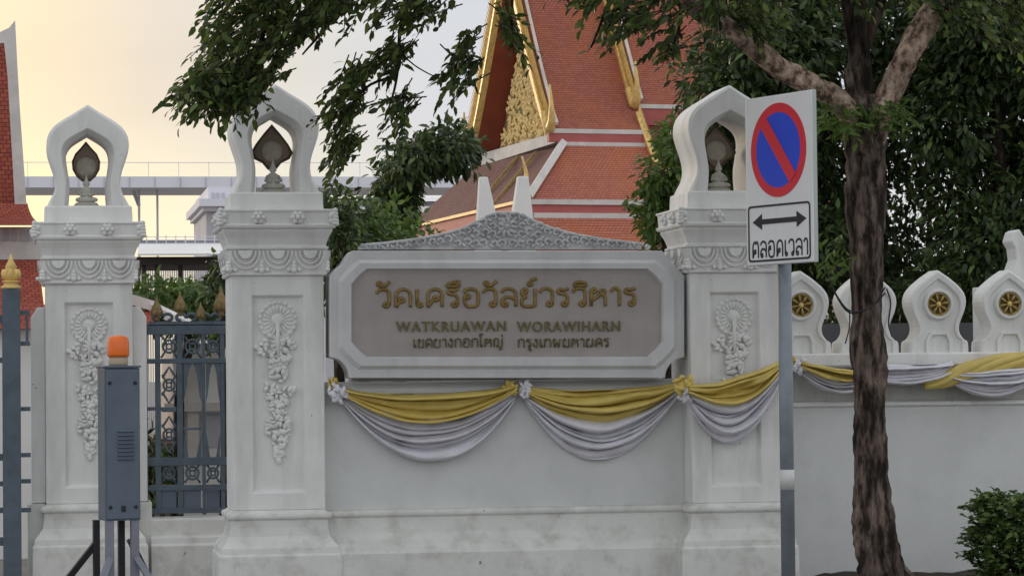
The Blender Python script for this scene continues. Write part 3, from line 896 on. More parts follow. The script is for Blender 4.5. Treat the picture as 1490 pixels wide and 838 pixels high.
MER = [(0.00, 0.685), (0.09, 0.625), (0.175, 0.555), (0.225, 0.49), (0.24, 0.42), (0.225, 0.345), (0.195, 0.275), (0.175, 0.21), (0.185, 0.15), (0.22, 0.105), (0.25, 0.085), (0.255, 0.0)]
mout = mirror([(float(a), float(c)) for a, c in [MER[0]] + spline(MER[1:], 2)])
def make_merlon():
    t = thing('merlon', '', 'merlon', group='merlons with gilded wheels on the boundary wall')
    b = MB()
    n = len(mout)
    inn = [(x * .80, 0.0 if z == 0 else 0.03 + z * .86) for x, z in mout]
    inn2 = [(x * .74, 0.0 if z == 0 else 0.035 + z * .83) for x, z in mout]
    loops = [(mout, .13), (mout, -.115), ([(x * .94, z * .975) for x, z in mout], -.13), (inn, -.13), (inn2, -.105)]
    vs, fs = [], []
    for lp, yy in loops: vs += [(x, yy, z) for x, z in lp]
    for j in range(len(loops) - 1):
        for i in range(n - 1):
            fs.append((j * n + i, j * n + i + 1, (j + 1) * n + i + 1, (j + 1) * n + i))
    fs.append([4 * n + i for i in range(n)])
    fs.append([i for i in range(n)][::-1])
    b.add(vs, fs)
    b.build('body', STONE, t)
    b = MB()
    b.ring([(-.115, 0.0), (-.115, .10), (-.075, .165), (.075, .165), (.115, .10), (.115, 0.0)],
           [(-.085, 0.0), (-.085, .095), (-.06, .145), (.06, .145), (.085, .095), (.085, 0.0)], -.132, -.1, closed=False)
    b.build('step_moulding', STONE, t, bevel=.004)
    b = MB()
    b.lathe_y([(.128, -.10), (.128, -.135), (.118, -.145), (.104, -.145), (.098, -.13), (.098, -.108)], (0, 0, .40), 28)
    b.build('ring', STONE, t)
    d = MB(); d.lathe_y([(.099, -.10), (.099, -.114), (.001, -.114)], (0, 0, .40), 24)
    wh = d.build('wheel', WHEELBACK, t)
    s = MB()
    for k in range(8):
        a = k * math.pi / 4 + .2
        s.tube([(.02 * math.cos(a), -.124, .40 + .02 * math.sin(a)), (.088 * math.cos(a), -.124, .40 + .088 * math.sin(a))], [.008, .013], 6)
        s.blob((.062 * math.cos(a), -.122, .40 + .062 * math.sin(a)), (.013, .012, .024), -a + math.pi / 2)
    cir = [(.09 * math.cos(q), -.12, .40 + .09 * math.sin(q)) for q in np.linspace(0, 2 * math.pi, 25)]
    s.tube(cir, .009, 6)
    s.build('spokes', GOLDDULL, wh)
    s = MB(); s.blob((0, -.126, .40), (.024, .022, .024)); s.build('hub', GOLD, wh)
    return t
mer = make_merlon()
mxs = [1165, 1263.5, 1365, 1468]
mlab = ['wheel merlon half hidden behind the pole of the no parking sign', 'wheel merlon mostly hidden behind the street tree trunk',
        'wheel merlon fully visible just right of the street tree trunk', 'rightmost wheel merlon, before a pale flame shaped stone']
for i, mx in enumerate(mxs):
    o = mer if i == 0 else copy_tree(mer)
    o.location = (PX(mx, BY), BY + .08, zc)
    tag(o, mlab[i])
# pale stone finial rising behind the last merlon
f = MB()
q = [(1462, 512), (1462, 420), (1468, 395), (1474, 378), (1472, 362), (1466, 352), (1470, 338), (1478, 334), (1483, 343), (1490, 352), (1500, 340), (1510, 356), (1505, 390), (1512, 420), (1512, 512)]
f.prism([(P(a, c, 1.0).x, P(a, c, 1.0).z) for a, c in q], 0.9, 1.15)
fb = f.build('stone_finial', STONE, bevel=.012)
tag(fb, 'pale flame shaped stone finial rising behind the rightmost merlon', 'finial')
# its footing, so that it stands behind the wall
f = MB(); f.box(PX(1455, 1.0), PX(1520, 1.0), .80, 1.25, -.01, PZ(1480, 511, 1.0)); f.build('footing', STONE, fb)
b = MB(); b.box(PX(1424, 2.4), PX(1441, 2.4), 2.3, 2.55, -.01, PZ(1432, 418, 2.4))
tag(b.build('garden_pier', TEMPLEW, bevel=.01), 'small white pier seen between the two rightmost wheel merlons', 'pier')
# low dark wall seen between the merlons
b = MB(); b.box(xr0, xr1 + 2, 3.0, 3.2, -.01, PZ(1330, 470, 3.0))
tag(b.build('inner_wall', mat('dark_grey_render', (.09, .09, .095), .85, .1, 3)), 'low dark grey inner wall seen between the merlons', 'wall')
# ------------------------------------------------------------------ satin bunting
def drape(A, B, top, bot, Y, nf, name, m, parent, seed=0, ye=0.0, tend=0.02, thick=0.15):
    """pleated cloth hung between pixel points A and B; top / bot = mid sag of its two edges in pixels"""
    rg = random.Random(seed)
    ph = [rg.uniform(0, 6.28) for _ in range(6)]
    ns_, nt_ = 56, nf * 10 + 1
    vs, uvs = [], []
    for i in range(ns_ + 1):
        s = i / ns_
        env = (4 * s * (1 - s))
        en2 = env ** 0.55
        for j in range(nt_):
            t = j / (nt_ - 1)
            sag = top + (bot - top) * (t + 0.035 * math.sin(ph[0] + 9 * t))
            skew = 1 + 0.10 * math.sin(ph[1] + 7 * t) * (s - .5)
            px = A[0] + (B[0] - A[0]) * s
            py = A[1] + (B[1] - A[1]) * s + sag * env * skew + (t - .5) * tend * 184 * (1 - en2)
            tw = t + .06 * math.sin(2 * math.pi * t * 1.3 + ph[5]) * math.sin(math.pi * t) + .035 * math.sin(2 * math.pi * t * 2.9 + ph[0]) * math.sin(math.pi * t)
            wob = tw * nf + 0.30 * math.sin(3.1 * s + ph[2]) * math.sin(math.pi * t) + 0.14 * math.sin(7 * s + ph[3] + 5 * t)
            fr_ = wob - math.floor(wob)
            rid = math.sin(math.pi / 2 * fr_ / .74) if fr_ < .74 else math.cos(math.pi / 2 * (fr_ - .74) / .26)
            kf = math.floor(wob)
            fold = .65 + .45 * math.sin(kf * 2.4 + ph[4])
            amp = thick * (.30 + .70 * en2) * fold
            cre = noise.noise(Vector((s * 9 + seed, wob * 2.2, seed * .37))) * .016 + noise.noise(Vector((s * 26, wob * 5, seed))) * .006
            yy = Y - ye * (1 - en2) - amp * rid - cre - 0.02 * math.sin(math.pi * t) * en2
            py += 1.5 * noise.noise(Vector((s * 5, seed, t * 2)))
            p = P(px, py, Y); p.y = yy
            vs.append(p)
    fs = [(i * nt_ + j, i * nt_ + j + 1, (i + 1) * nt_ + j + 1, (i + 1) * nt_ + j) for i in range(ns_) for j in range(nt_ - 1)]
    b = MB(); b.add(vs, fs, smooth=True)
    o = b.build(name, m, parent, world=True, recalc=False)
    so_ = o.modifiers.new('cloth', 'SOLIDIFY'); so_.thickness = 0.006; so_.offset = 1
    return o
def swag(A, B, sy, sw, Y, label, seed, nf=(4, 6), gap=None):
    c = P((A[0] + B[0]) / 2, (A[1] + B[1]) / 2, Y)
    t = thing('bunting_swag', label, 'bunting', c, group='yellow and silver satin swags along the wall')
    drape(A, B, sy[0], sy[1], Y - .085, nf[0], 'yellow_cloth', YCLOTH, t, seed, tend=.07)
    drape((A[0] - 3, A[1] + 9), (B[0] + 3, B[1] + 7), sw[0], sw[1], Y, nf[1], 'silver_cloth', WCLOTH, t, seed + 1, tend=.06)
    return t
WS = WY - 0.02
swag((500, 570), (747, 566), (4, 48), (26, 94), WS, 'yellow and silver satin swag under the left half of the name sign', 21)
swag((765, 568), (983, 563), (2, 48), (26, 96), WS, 'yellow and silver satin swag under the right half of the name sign', 33)
swag((1000, 566), (1137, 529), (0, 42), (22, 86), RY - .02, 'short tilted satin swag crossing the pillar right of the name sign', 45, (4, 5))
BS = BY - 0.14
t = swag((1164, 529), (1262, 546), (-2, 16), (8, 26), BS, 'flat satin swag between sign pole and tree trunk on the boundary wall', 57, (4, 4))
# right of the trunk: silver drapes crossed by one twisted yellow roll
c = P(1310, 545, BS)
t = thing('bunting_swag', 'plain silver satin swag just right of the tree trunk on the boundary wall', 'bunting', c, group='yellow and silver satin swags along the wall')
drape((1255, 540), (1385, 534), -8, 24, BS, 5, 'silver_cloth', WCLOTH, t, 71, tend=.10)
c = P(1440, 545, BS)
t = thing('bunting_swag', 'rightmost satin swag, silver cloth with a twisted yellow roll across its top', 'bunting', c, group='yellow and silver satin swags along the wall')
drape((1372, 546), (1520, 536), -4, 36, BS, 6, 'silver_cloth', WCLOTH, t, 83, tend=.07)
b = MB()
cl = spline([(1345, 558), (1372, 553), (1405, 541), (1440, 531), (1480, 524), (1530, 517)], 5)
rad = [.035 + .035 * math.sin(math.pi * (k + 3) / (len(cl) + 5)) for k in range(len(cl))]
for q in range(5):
    pts = []
    for k, (a, d) in enumerate(cl):
        p = P(a, d, BS - .05)
        an = q * 2 * math.pi / 5 + k * .16
        r_ = rad[k] * .62
        pts.append((p.x - .2 * r_ * math.cos(an), p.y - r_ * math.cos(an) * .6, p.z + r_ * math.sin(an)))
    b.tube(pts, [r * .55 for r in rad], 8)
b.build('yellow_roll', YCLOTH, t, world=True)

def knot(px, py, Y, label, kinds):
    p = P(px, py, Y)
    t = thing('bunting_knot', label, 'rosette', p, group='gathered cloth knots tying up the swags')
    rg = random.Random(int(px))
    for (dx, dz, r, m, nm) in kinds:
        b = MB()
        b.blob((dx, -.03, dz), (r * .70, r * .6, r * .66), rg.uniform(0, 3), 9)
        for k in range(16):
            a, q = rg.uniform(0, 6.28), rg.uniform(.25, .8)
            rr = r * q
            sz = r * rg.uniform(.22, .40)
            b.blob((dx + rr * math.cos(a), -.03 - r * .55 * math.sqrt(1 - q * q) - rg.uniform(0, .015), dz + rr * math.sin(a)), (sz * rg.uniform(.4, .7), sz * .7, sz), rg.uniform(-1.5, 1.5), 7)
        b.build(nm, m, t)
    return t
knot(490, 573, WS - .06, 'white knot with a small yellow tuft at the left end of the swags', [(0, 0, .095, WCLOTH, 'silver_gather'), (-.03, .085, .055, YCLOTH, 'yellow_gather')])
knot(757, 567, WS - .05, 'yellow and silver double knot under the middle of the name sign', [(-.085, .01, .075, YCLOTH, 'yellow_gather'), (.03, -.0, .085, WCLOTH, 'silver_gather')])
knot(990, 562, RY - .06, 'large yellow rosette with white below, at the lower right sign corner', [(0, .01, .105, YCLOTH, 'yellow_gather'), (.03, -.075, .075, WCLOTH, 'silver_gather')])
knot(1161, 530, BS - .05, 'dark edged white knot just right of the no parking pole', [(0, -.02, .085, WCLOTH, 'silver_gather'), (-.06, .03, .05, YCLOTH, 'yellow_gather')])

# ------------------------------------------------------------------ iron side gate between the two left pillars
FYY = 1.98
A = Vector((PX(352, FYY), FYY, 0)); Bp = Vector((pl.location.x + .487, FYY, 0))
ang = math.atan2(A.y - Bp.y, A.x - Bp.x)
LEN = (A - Bp).length
nrm = Vector((-(A - Bp).y, (A - Bp).x, 0)).normalized()
ux = (A - Bp).normalized()
def fl(px, py):
    d = ray(px, py)
    k = (Bp - CAM_LOC).dot(nrm) / d.dot(nrm)
    p = CAM_LOC + d * k
    return ((p - Bp).dot(ux), p.z)
lw = thing('low_wall', 'low white wall with a moulded step under the iron fence panel', 'wall', Bp, ang)
zt = fl(275, 752)[1]
b = MB()
b.run([(.2, -.01), (-.22, -.01), (-.22, zt - .23), (-.20, zt - .21), (-.19, zt - .16), (-.13, zt - .15), (-.12, zt - .02), (-.11, zt), (.2, zt)], 0.02, LEN - .02)
b.build('body', BASEP, lw, bevel=.006)
fp = thing('iron_fence_panel', 'slate blue iron fence panel with lotus finials between two white pillars', 'fence', Bp, ang)
b = MB()
def hb(px0, px1, py0, py1, d=.03, mb=None):
    d *= .8
    a, c = fl(px0, py0), fl(px1, py1)
    (mb or b).box(min(a[0], c[0]), max(a[0], c[0]), -d, d, min(a[1], c[1]), max(a[1], c[1]))
VS = [(225, 235), (257, 267), (293, 300), (320, 328)]
for a, c in VS: hb(a, c, 484, 748, .024)
hb(212, 216, 484, 748, .02)
for y0, y1 in ((472, 486), (522, 528), (666, 676), (706, 712), (740, 745)): hb(213, 334, y0, y1, .030)
hb(213, 235, 592, 597, .02); hb(235, 257, 592, 599, .02)
hb(267, 293, 622, 625, .015); hb(300, 320, 600, 603, .015)
fr_ = b.build('frame', IRON, fp, bevel=.004)
b = MB()
for a, c in ((235, 257), (267, 293), (300, 320)): hb(a + .3, c - .3, 713, 739, .012)
b.build('lower_panel', CABINET, fp)
def circ(cx, cy, r, mb, th=.010, n=20):
    pts = []
    for k in range(n + 1):
        q = fl(cx + r * math.cos(2 * math.pi * k / n), cy + r * math.sin(2 * math.pi * k / n))
        pts.append((q[0], 0, q[1]))
    mb.tube(pts, th, 6)
def seg(p, q, mb, th=.009):
    a, c = fl(*p), fl(*q)
    mb.tube([(a[0], 0, a[1]), (c[0], 0, c[1])], th, 6)
cells = [(246, 504, 11, 17), (280, 504, 12, 17), (310, 504, 9.5, 17), (246, 688, 10, 14), (280, 688, 11, 14), (310, 688, 9, 14),
         (246, 560, 10, 30), (246, 632, 10, 30)]
for cx, cy, rx, ry in cells:
    b = MB()
    r = min(rx, ry) * .82
    circ(cx, cy, r, b); circ(cx, cy, r * .45, b, .008)
    for k in range(4):
        a = math.pi / 4 + k * math.pi / 2
        seg((cx + r * .45 * math.cos(a), cy + r * .45 * math.sin(a)), (cx + rx * 1.05 * math.copysign(1, math.cos(a)), cy + min(ry, rx * 1.5) * math.copysign(1, math.sin(a))), b)
    if ry > 25:
        for sg_ in (-1, 1):
            pts = [fl(cx + rx * math.cos(q), cy + sg_ * (r + 2 + 16 * (1 - abs(math.cos(q))) )) for q in np.linspace(0, math.pi, 11)]
            b.tube([(x, 0, z) for x, z in pts], .010, 6)
    b.build('rosette_tracery', IRON, fp)
for a, c in ((267, 293), (300, 320)):
    for s in (0, 1):
        X = lambda f: a + (c - a) * (f if s == 0 else 1 - f)
        b = MB(); b.prism([fl(*z) for z in [(X(0), 528), (X(.5), 528), (X(.36), 534), (X(.24), 545), (X(.18), 560), (X(.10), 575), (X(0), 585)]], -.014, .014)
        b.build('ogee_tracery', IRON, fp)
        b = MB(); b.prism([fl(*z) for z in [(X(0), 666), (X(.3), 666), (X(.2), 655), (X(.1), 640), (X(0), 630)]], -.014, .014)
        b.build('ogee_tracery', IRON, fp)
b = MB()
for cx, s in ((228, 1), (245, -1), (262, 1), (280, -1), (297, 1), (315, -1)):
    pts = []
    for k in range(14):
        a = k / 13 * 5.2
        rr = 9 * (1 - k / 18)
        q = fl(cx + s * rr * math.cos(a), 463 - rr * .9 * math.sin(a)); pts.append((q[0], 0, q[1]))
    b.tube(pts, .014, 6)
hb(216, 332, 468, 473, .03)
b.build('scroll_crest', IRON, fp)
def lotus(scale=1.0):
    return [(.018, 0), (.035, .01), (.022, .03), (.03, .045), (.055, .075), (.062, .11), (.05, .15), (.028, .19), (.012, .23), (.003, .27)]
for cx, py, s in ((228, 462, .8), (262, 455, .8), (292, 464, .65), (322, 455, .95)):
    q = fl(cx, py)
    b = MB(); b.lathe([(r * s, z * s) for r, z in lotus()], seg=10); 
    for k in range(6):
        a = k * math.pi / 3
        b.blob((.05 * s * math.cos(a), .05 * s * math.sin(a), .085 * s), (.02 * s, .02 * s, .035 * s))
    o = b.build('lotus_finial', FINIAL, fp); o.location = (q[0], 0, q[1] - .03)

# entrance gate leaf, cut by the left edge
GY = 1.65
def gp(px, py): 
    p = P(px, py, GY); return p.x, p.z
gx = gp(17, 600)[0]
gl = thing('entrance_gate', 'slate blue entrance gate leaf at the left edge with a gold lotus finial', 'gate', (gx, GY, 0))
b = MB()
zt = gp(17, 420)[1]
b.box(gx - .075, gx + .075, GY - .075, GY + .075, -.01, zt)
b.build('post', IRON, gl, world=True, bevel=.008)
b = MB()
for y0, y1 in ((458, 470), (520, 528), (660, 670), (700, 707), (738, 746)):
    z0, z1 = gp(0, y1)[1], gp(0, y0)[1]
    b.box(gx - 1.9, gx - .076, GY - .02, GY + .02, z0, z1)
zb, zt2 = gp(0, 790)[1], gp(0, 458)[1]
for k in range(10): 
    x = gx - .13 - k * .19
    b.box(x - .022, x + .022, GY - .022, GY + .022, zb, zt2)
b.box(gx - 1.9, gx - .076, GY - .02, GY + .02, zb - .02, zb + .05)
b.build('leaf_frame', IRON, gl, world=True)
for k in range(8):
    x = gx - .225 - k * .19
    for zq in (gp(0, 492)[1], gp(0, 560)[1], gp(0, 630)[1], gp(0, 683)[1]):
        b = MB(); b.tube([(x + .065 * math.cos(a), GY, zq + .065 * math.sin(a)) for a in np.linspace(0, 2 * math.pi, 17)], .011, 6)
        b.build('ring_ornament', IRON, gl, world=True)
b = MB()
for py in (455, 500, 595, 662, 700, 742):
    z = gp(17, py)[1]
    b = MB(); b.box(gx + .076, gx + .155, GY - .02, GY + .02, z - .018, z + .018)
    b.build('hinge', IRON, gl, world=True)
b = MB(); b.box(gx + .118, gx + .142, GY - .018, GY + .018, gp(0, 500)[1], gp(0, 455)[1])
b.build('latch_bar', IRON, gl, world=True)
b = MB()
b.lathe([(.085, 0), (.085, .02), (.06, .03), (.06, .05), (.075, .055), (.075, .065)], (gx, GY, zt), 14)
b.lathe([(.03, .06), (.055, .075), (.07, .11), (.055, .145), (.04, .165), (.05, .18), (.035, .21), (.018, .245), (.004, .29)], (gx, GY, zt), 14)
for k in range(8):
    a = k * math.pi / 4
    b.blob((gx + .062 * math.cos(a), GY + .062 * math.sin(a), zt + .12), (.022, .022, .045))
b.build('lotus_finial', GOLD, gl, world=True)

# ------------------------------------------------------------------ beacon cabinet on its stand
CY = -3.4
c0 = P(179, 757, CY)
sc = (P(200, 600, CY) - P(100, 600, CY)).x / 100       # metres per pixel there
ct = thing('beacon_cabinet', 'slate grey steel cabinet on splayed legs with an orange beacon on top', 'warning light', (c0.x, CY, 0), R(11))
Wc, Dc, Hc = 53 * sc, 0.22, 224 * sc
zb = c0.z
b = MB(); b.box(-Wc / 2, Wc / 2, 0, Dc, zb, zb + Hc)
bo = b.build('cabinet', CABINET, ct, bevel=.008)
b = MB()
b.box(-Wc / 2 - .006, Wc / 2 + .006, -.016, Dc + .01, zb + Hc + .001, zb + Hc + .016); b.build('lid', CABINET, bo, bevel=.004)
b = MB(); b.box(-Wc / 2 + .010, Wc / 2 - .010, -.012, -.001, zb + .012, zb + Hc - .012); dr = b.build('door', CABINET, bo, bevel=.004)
b = MB()
for k in range(8):
    z = zb + Hc * (.395 + .026 * k)
    b.add([(-.055 + .02, -.0125, z), (.055 + .02, -.0125, z), (.055 + .02, -.026, z + .006), (-.055 + .02, -.026, z + .006), (-.055 + .02, -.0125, z + .018), (.055 + .02, -.0125, z + .018)],
          [(0, 1, 2, 3), (3, 2, 5, 4), (0, 3, 4), (1, 5, 2)])
b.build('vent_louvre', CABINET, dr)
b = MB()
b.box(-.012, .016, -.020, -.0125, zb + .06, zb + .10); b.build('lock', LEGBLACK, dr, bevel=.003)
for sx in (-1, 1):
    for z in (zb + .09, zb + Hc - .10):
        b = MB(); b.lathe_y([(.013, -.0125), (.012, -.019), (.004, -.021)], (sx * Wc * .36, 0, z), 10); b.build('screw', LEGBLACK, dr)
be = MB(); be.lathe([(.062, 0), (.066, .012), (.064, .055), (.058, .058)], (0.0, Dc / 2, zb + Hc + .017), 20)
beo = be.build('beacon_base', CREAM, ct)
be = MB(); be.lathe([(.071, .058), (.073, .075), (.072, .15), (.067, .182), (.055, .196), (.02, .200)], (0.0, Dc / 2, zb + Hc + .017), 24)
be.build('beacon_lens', ORANGE, ct)
def leg(pts, m, wd=.042):
    b = MB()
    for p, q in zip(pts, pts[1:]): b.bar(p, q, wd)
    b.build('leg', m, ct)
zk = zb - .30
for sx, m in ((-1, LEGGREY), (1, LEGGREY)):
    leg([(sx * .085, .03, zb), (sx * .085, .03, 0.0)], m, .052)
    leg([(sx * .085 - (.055 if sx < 0 else .055), .19, zb), (sx * .085 - .055, .19, 0.0)], LEGBLACK, .042)
for p, q, m in (((-.09, .0, zk + .05), (-.36, -.30, 0), LEGGREY), ((.09, .0, zk + .05), (.36, -.30, 0), LEGGREY),
                ((-.13, .19, zk + .16), (-.56, .50, 0), LEGBLACK), ((.09, .19, zk + .16), (.45, .50, 0), LEGBLACK)):
    b = MB(); b.bar(p, q, .04); b.build('brace', m, ct)

# ------------------------------------------------------------------ no parking sign on its pole
NY = -4.3
pc_ = P(1142, 400, NY)
SA = R(-69)
npz = lambda py: P(1139, py, NY).z
ps = thing('no_parking_sign', 'white no parking sign on a grey pole, blue disc with red ring', 'traffic sign', (P(1144, 600, NY).x, NY, 0), SA)
b = MB(); b.lathe([(.047, -.002), (.047, npz(300))], seg=16); b.lathe([(.048, npz(312)), (.03, npz(309))], seg=16)
po = b.build('pole', POLE, ps)
b = MB(); b.lathe([(.0485, npz(712)), (.0485, npz(683))], seg=16); b.build('reflective_band', BAND, po)
for py in (200, 330):
    b = MB(); b.box(-.06, .06, -.055, .052, npz(py) - .02, npz(py) + .02); b.build('clamp', POLE, po, bevel=.004)
# plate: local x along the plate, facing local -Y
W2 = .375
zt, zb = npz(140.5), npz(384.5)
zm = npz(300)
XO = 0.07
b = MB(); b.box(XO - W2, XO + W2, -.085, -.0565, zb, zt)
pb = b.build('plate', WHITE, ps, bevel=.004)
b = MB(); b.ring([(XO - W2 - .003, zb - .003), (XO + W2 + .003, zb - .003), (XO + W2 + .003, zt + .003), (XO - W2 - .003, zt + .003)],
                 [(XO - W2 + .004, zb + .004), (XO + W2 - .004, zb + .004), (XO + W2 - .004, zt - .004), (XO - W2 + .004, zt - .004)], -.080, -.050)
b.build('rim', SGREY, pb, bevel=.002)
zc_ = npz(220)
rr = (npz(152) - npz(288)) / 2
yf = -.0855
def disc(r0, r1, y0, name, m, parent):
    b = MB(); n = 64
    if r0 == 0: b.prism([(XO + r1 * math.cos(2 * math.pi * k / n), zc_ + r1 * math.sin(2 * math.pi * k / n)) for k in range(n)], y0 - .003, y0)
    else: b.ring([(XO + r1 * math.cos(2 * math.pi * k / n), zc_ + r1 * math.sin(2 * math.pi * k / n)) for k in range(n)],
                 [(XO + r0 * math.cos(2 * math.pi * k / n), zc_ + r0 * math.sin(2 * math.pi * k / n)) for k in range(n)], y0 - .003, y0)
    return b.build(name, m, parent)
disc(0, rr * .80, yf, 'blue_disc', BLUE, pb)
disc(rr * .80 + .0005, rr, yf, 'red_ring', RED, pb)
b = MB()
a = R(-50); wd = .044
d = Vector((math.cos(a), math.sin(a))); n_ = Vector((-d.y, d.x)); r_ = rr * .815
b.prism([(XO + (d * s * r_ + n_ * q * wd).x, zc_ + (d * s * r_ + n_ * q * wd).y) for s, q in ((-1, -1), (1, -1), (1, 1), (-1, 1))], yf - .0065, yf - .0035)
b.build('red_slash', RED, pb)
def rrect(x0, x1, z0, z1, r, n=5):
    o = []
    for cx, cz, a0 in ((x1 - r, z0 + r, -90), (x1 - r, z1 - r, 0), (x0 + r, z1 - r, 90), (x0 + r, z0 + r, 180)):
        o += [(cx + r * math.cos(R(a0 + 90 * k / n)), cz + r * math.sin(R(a0 + 90 * k / n))) for k in range(n + 1)]
    return o
b = MB()
bx0, bx1, bz0, bz1 = XO - W2 + .022, XO + W2 - .03, zb + .02, zm + .01
b.ring(rrect(bx0, bx1, bz0, bz1, .03), rrect(bx0 + .013, bx1 - .013, bz0 + .013, bz1 - .013, .02), yf - .003, yf)
b.build('black_border', BLACK, pb)
b = MB()
za = npz(322); hl = .30; hs = .052; hw = .105
b.prism([(XO - hl, za), (XO - hl + hw, za - hs), (XO - hl + hw, za - .017), (XO + hl - hw, za - .017), (XO + hl - hw, za - hs), (XO + hl, za), (XO + hl - hw, za + hs), (XO + hl - hw, za + .017), (XO - hl + hw, za + .017), (XO - hl + hw, za + hs)], yf - .003, yf)
b.build('double_arrow', BLACK, pb)
thai_text('ตลอดเวลา', 'thai_lettering', BLACK, pb, XO - .315, XO + .315, yf, npz(374), .105, .0078, .003, local=True)

# ------------------------------------------------------------------ street tree
TYD = -3.0
def tp(px, py, Y=TYD): return tuple(P(px, py, Y))
mpp = (P(1300, 600, TYD) - P(1200, 600, TYD)).length / 100
base = P(1296, 905, TYD)
st = thing('street_tree', 'street tree with a dark peeling trunk and forked limbs before the boundary wall', 'tree', (base.x, TYD, 0))
def limb(name, pts, m, parent, seg=12, rough=.22, k=6, fr=7):
    """pts: (px, py, width in pixels, Y)"""
    q = spline([(*P(a, c, Y), wd * mpp / 2) for a, c, wd, Y in pts], k)
    b = MB(); b.tube([v[:3] for v in q], [max(.004, v[3]) for v in q], seg, rough, fr=fr)
    return b.build(name, m, parent, world=True)
limb('trunk', [(1306, 935, 140, -3.0), (1298, 890, 104, -3.0), (1286, 838, 78, -3.0), (1273, 770, 59, -3.0), (1267, 690, 49, -3.0), (1265, 600, 45, -3.0), (1264, 500, 45, -3.0), (1262, 400, 45, -3.0),
               (1260, 320, 51, -3.0), (1259, 250, 60, -3.0), (1258, 200, 66, -3.0), (1256, 165, 62, -3.0), (1254, 140, 50, -3.0)], BARK, st, 40, .30, 10)
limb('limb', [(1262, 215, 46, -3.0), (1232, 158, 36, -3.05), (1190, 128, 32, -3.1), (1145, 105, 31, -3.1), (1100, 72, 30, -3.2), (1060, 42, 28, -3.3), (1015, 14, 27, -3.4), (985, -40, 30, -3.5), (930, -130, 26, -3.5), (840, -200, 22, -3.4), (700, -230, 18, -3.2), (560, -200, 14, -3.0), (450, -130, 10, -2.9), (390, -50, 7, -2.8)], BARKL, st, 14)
limb('limb', [(1130, 100, 30, -3.1), (1096, 66, 26, -2.8), (1066, 20, 24, -2.6), (1050, -40, 20, -2.5), (1010, -160, 16, -2.2), (960, -260, 10, -2.0)], BARKD, st, 12)
limb('limb', [(1253, 175, 46, -2.98), (1252, 110, 34, -2.95), (1250, 60, 29, -2.9), (1249, 0, 22, -2.9), (1250, -90, 18, -2.8), (1230, -220, 10, -2.6)], BARKD, st, 14)
limb('limb', [(1250, 85, 24, -2.92), (1238, 40, 20, -2.95), (1228, -10, 17, -3.0), (1205, -110, 12, -3.2)], BARKD, st, 10)
limb('limb', [(1255, 75, 22, -2.9), (1272, 30, 18, -2.85), (1288, -15, 16, -2.8), (1320, -110, 12, -2.6)], BARKD, st, 10)
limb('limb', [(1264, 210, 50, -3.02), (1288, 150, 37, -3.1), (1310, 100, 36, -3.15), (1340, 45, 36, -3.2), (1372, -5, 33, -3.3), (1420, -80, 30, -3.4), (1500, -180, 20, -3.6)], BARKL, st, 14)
limb('limb_stub', [(1242, 150, 18, -3.05), (1236, 122, 15, -3.12), (1233, 100, 9, -3.16)], BARK, st, 10)

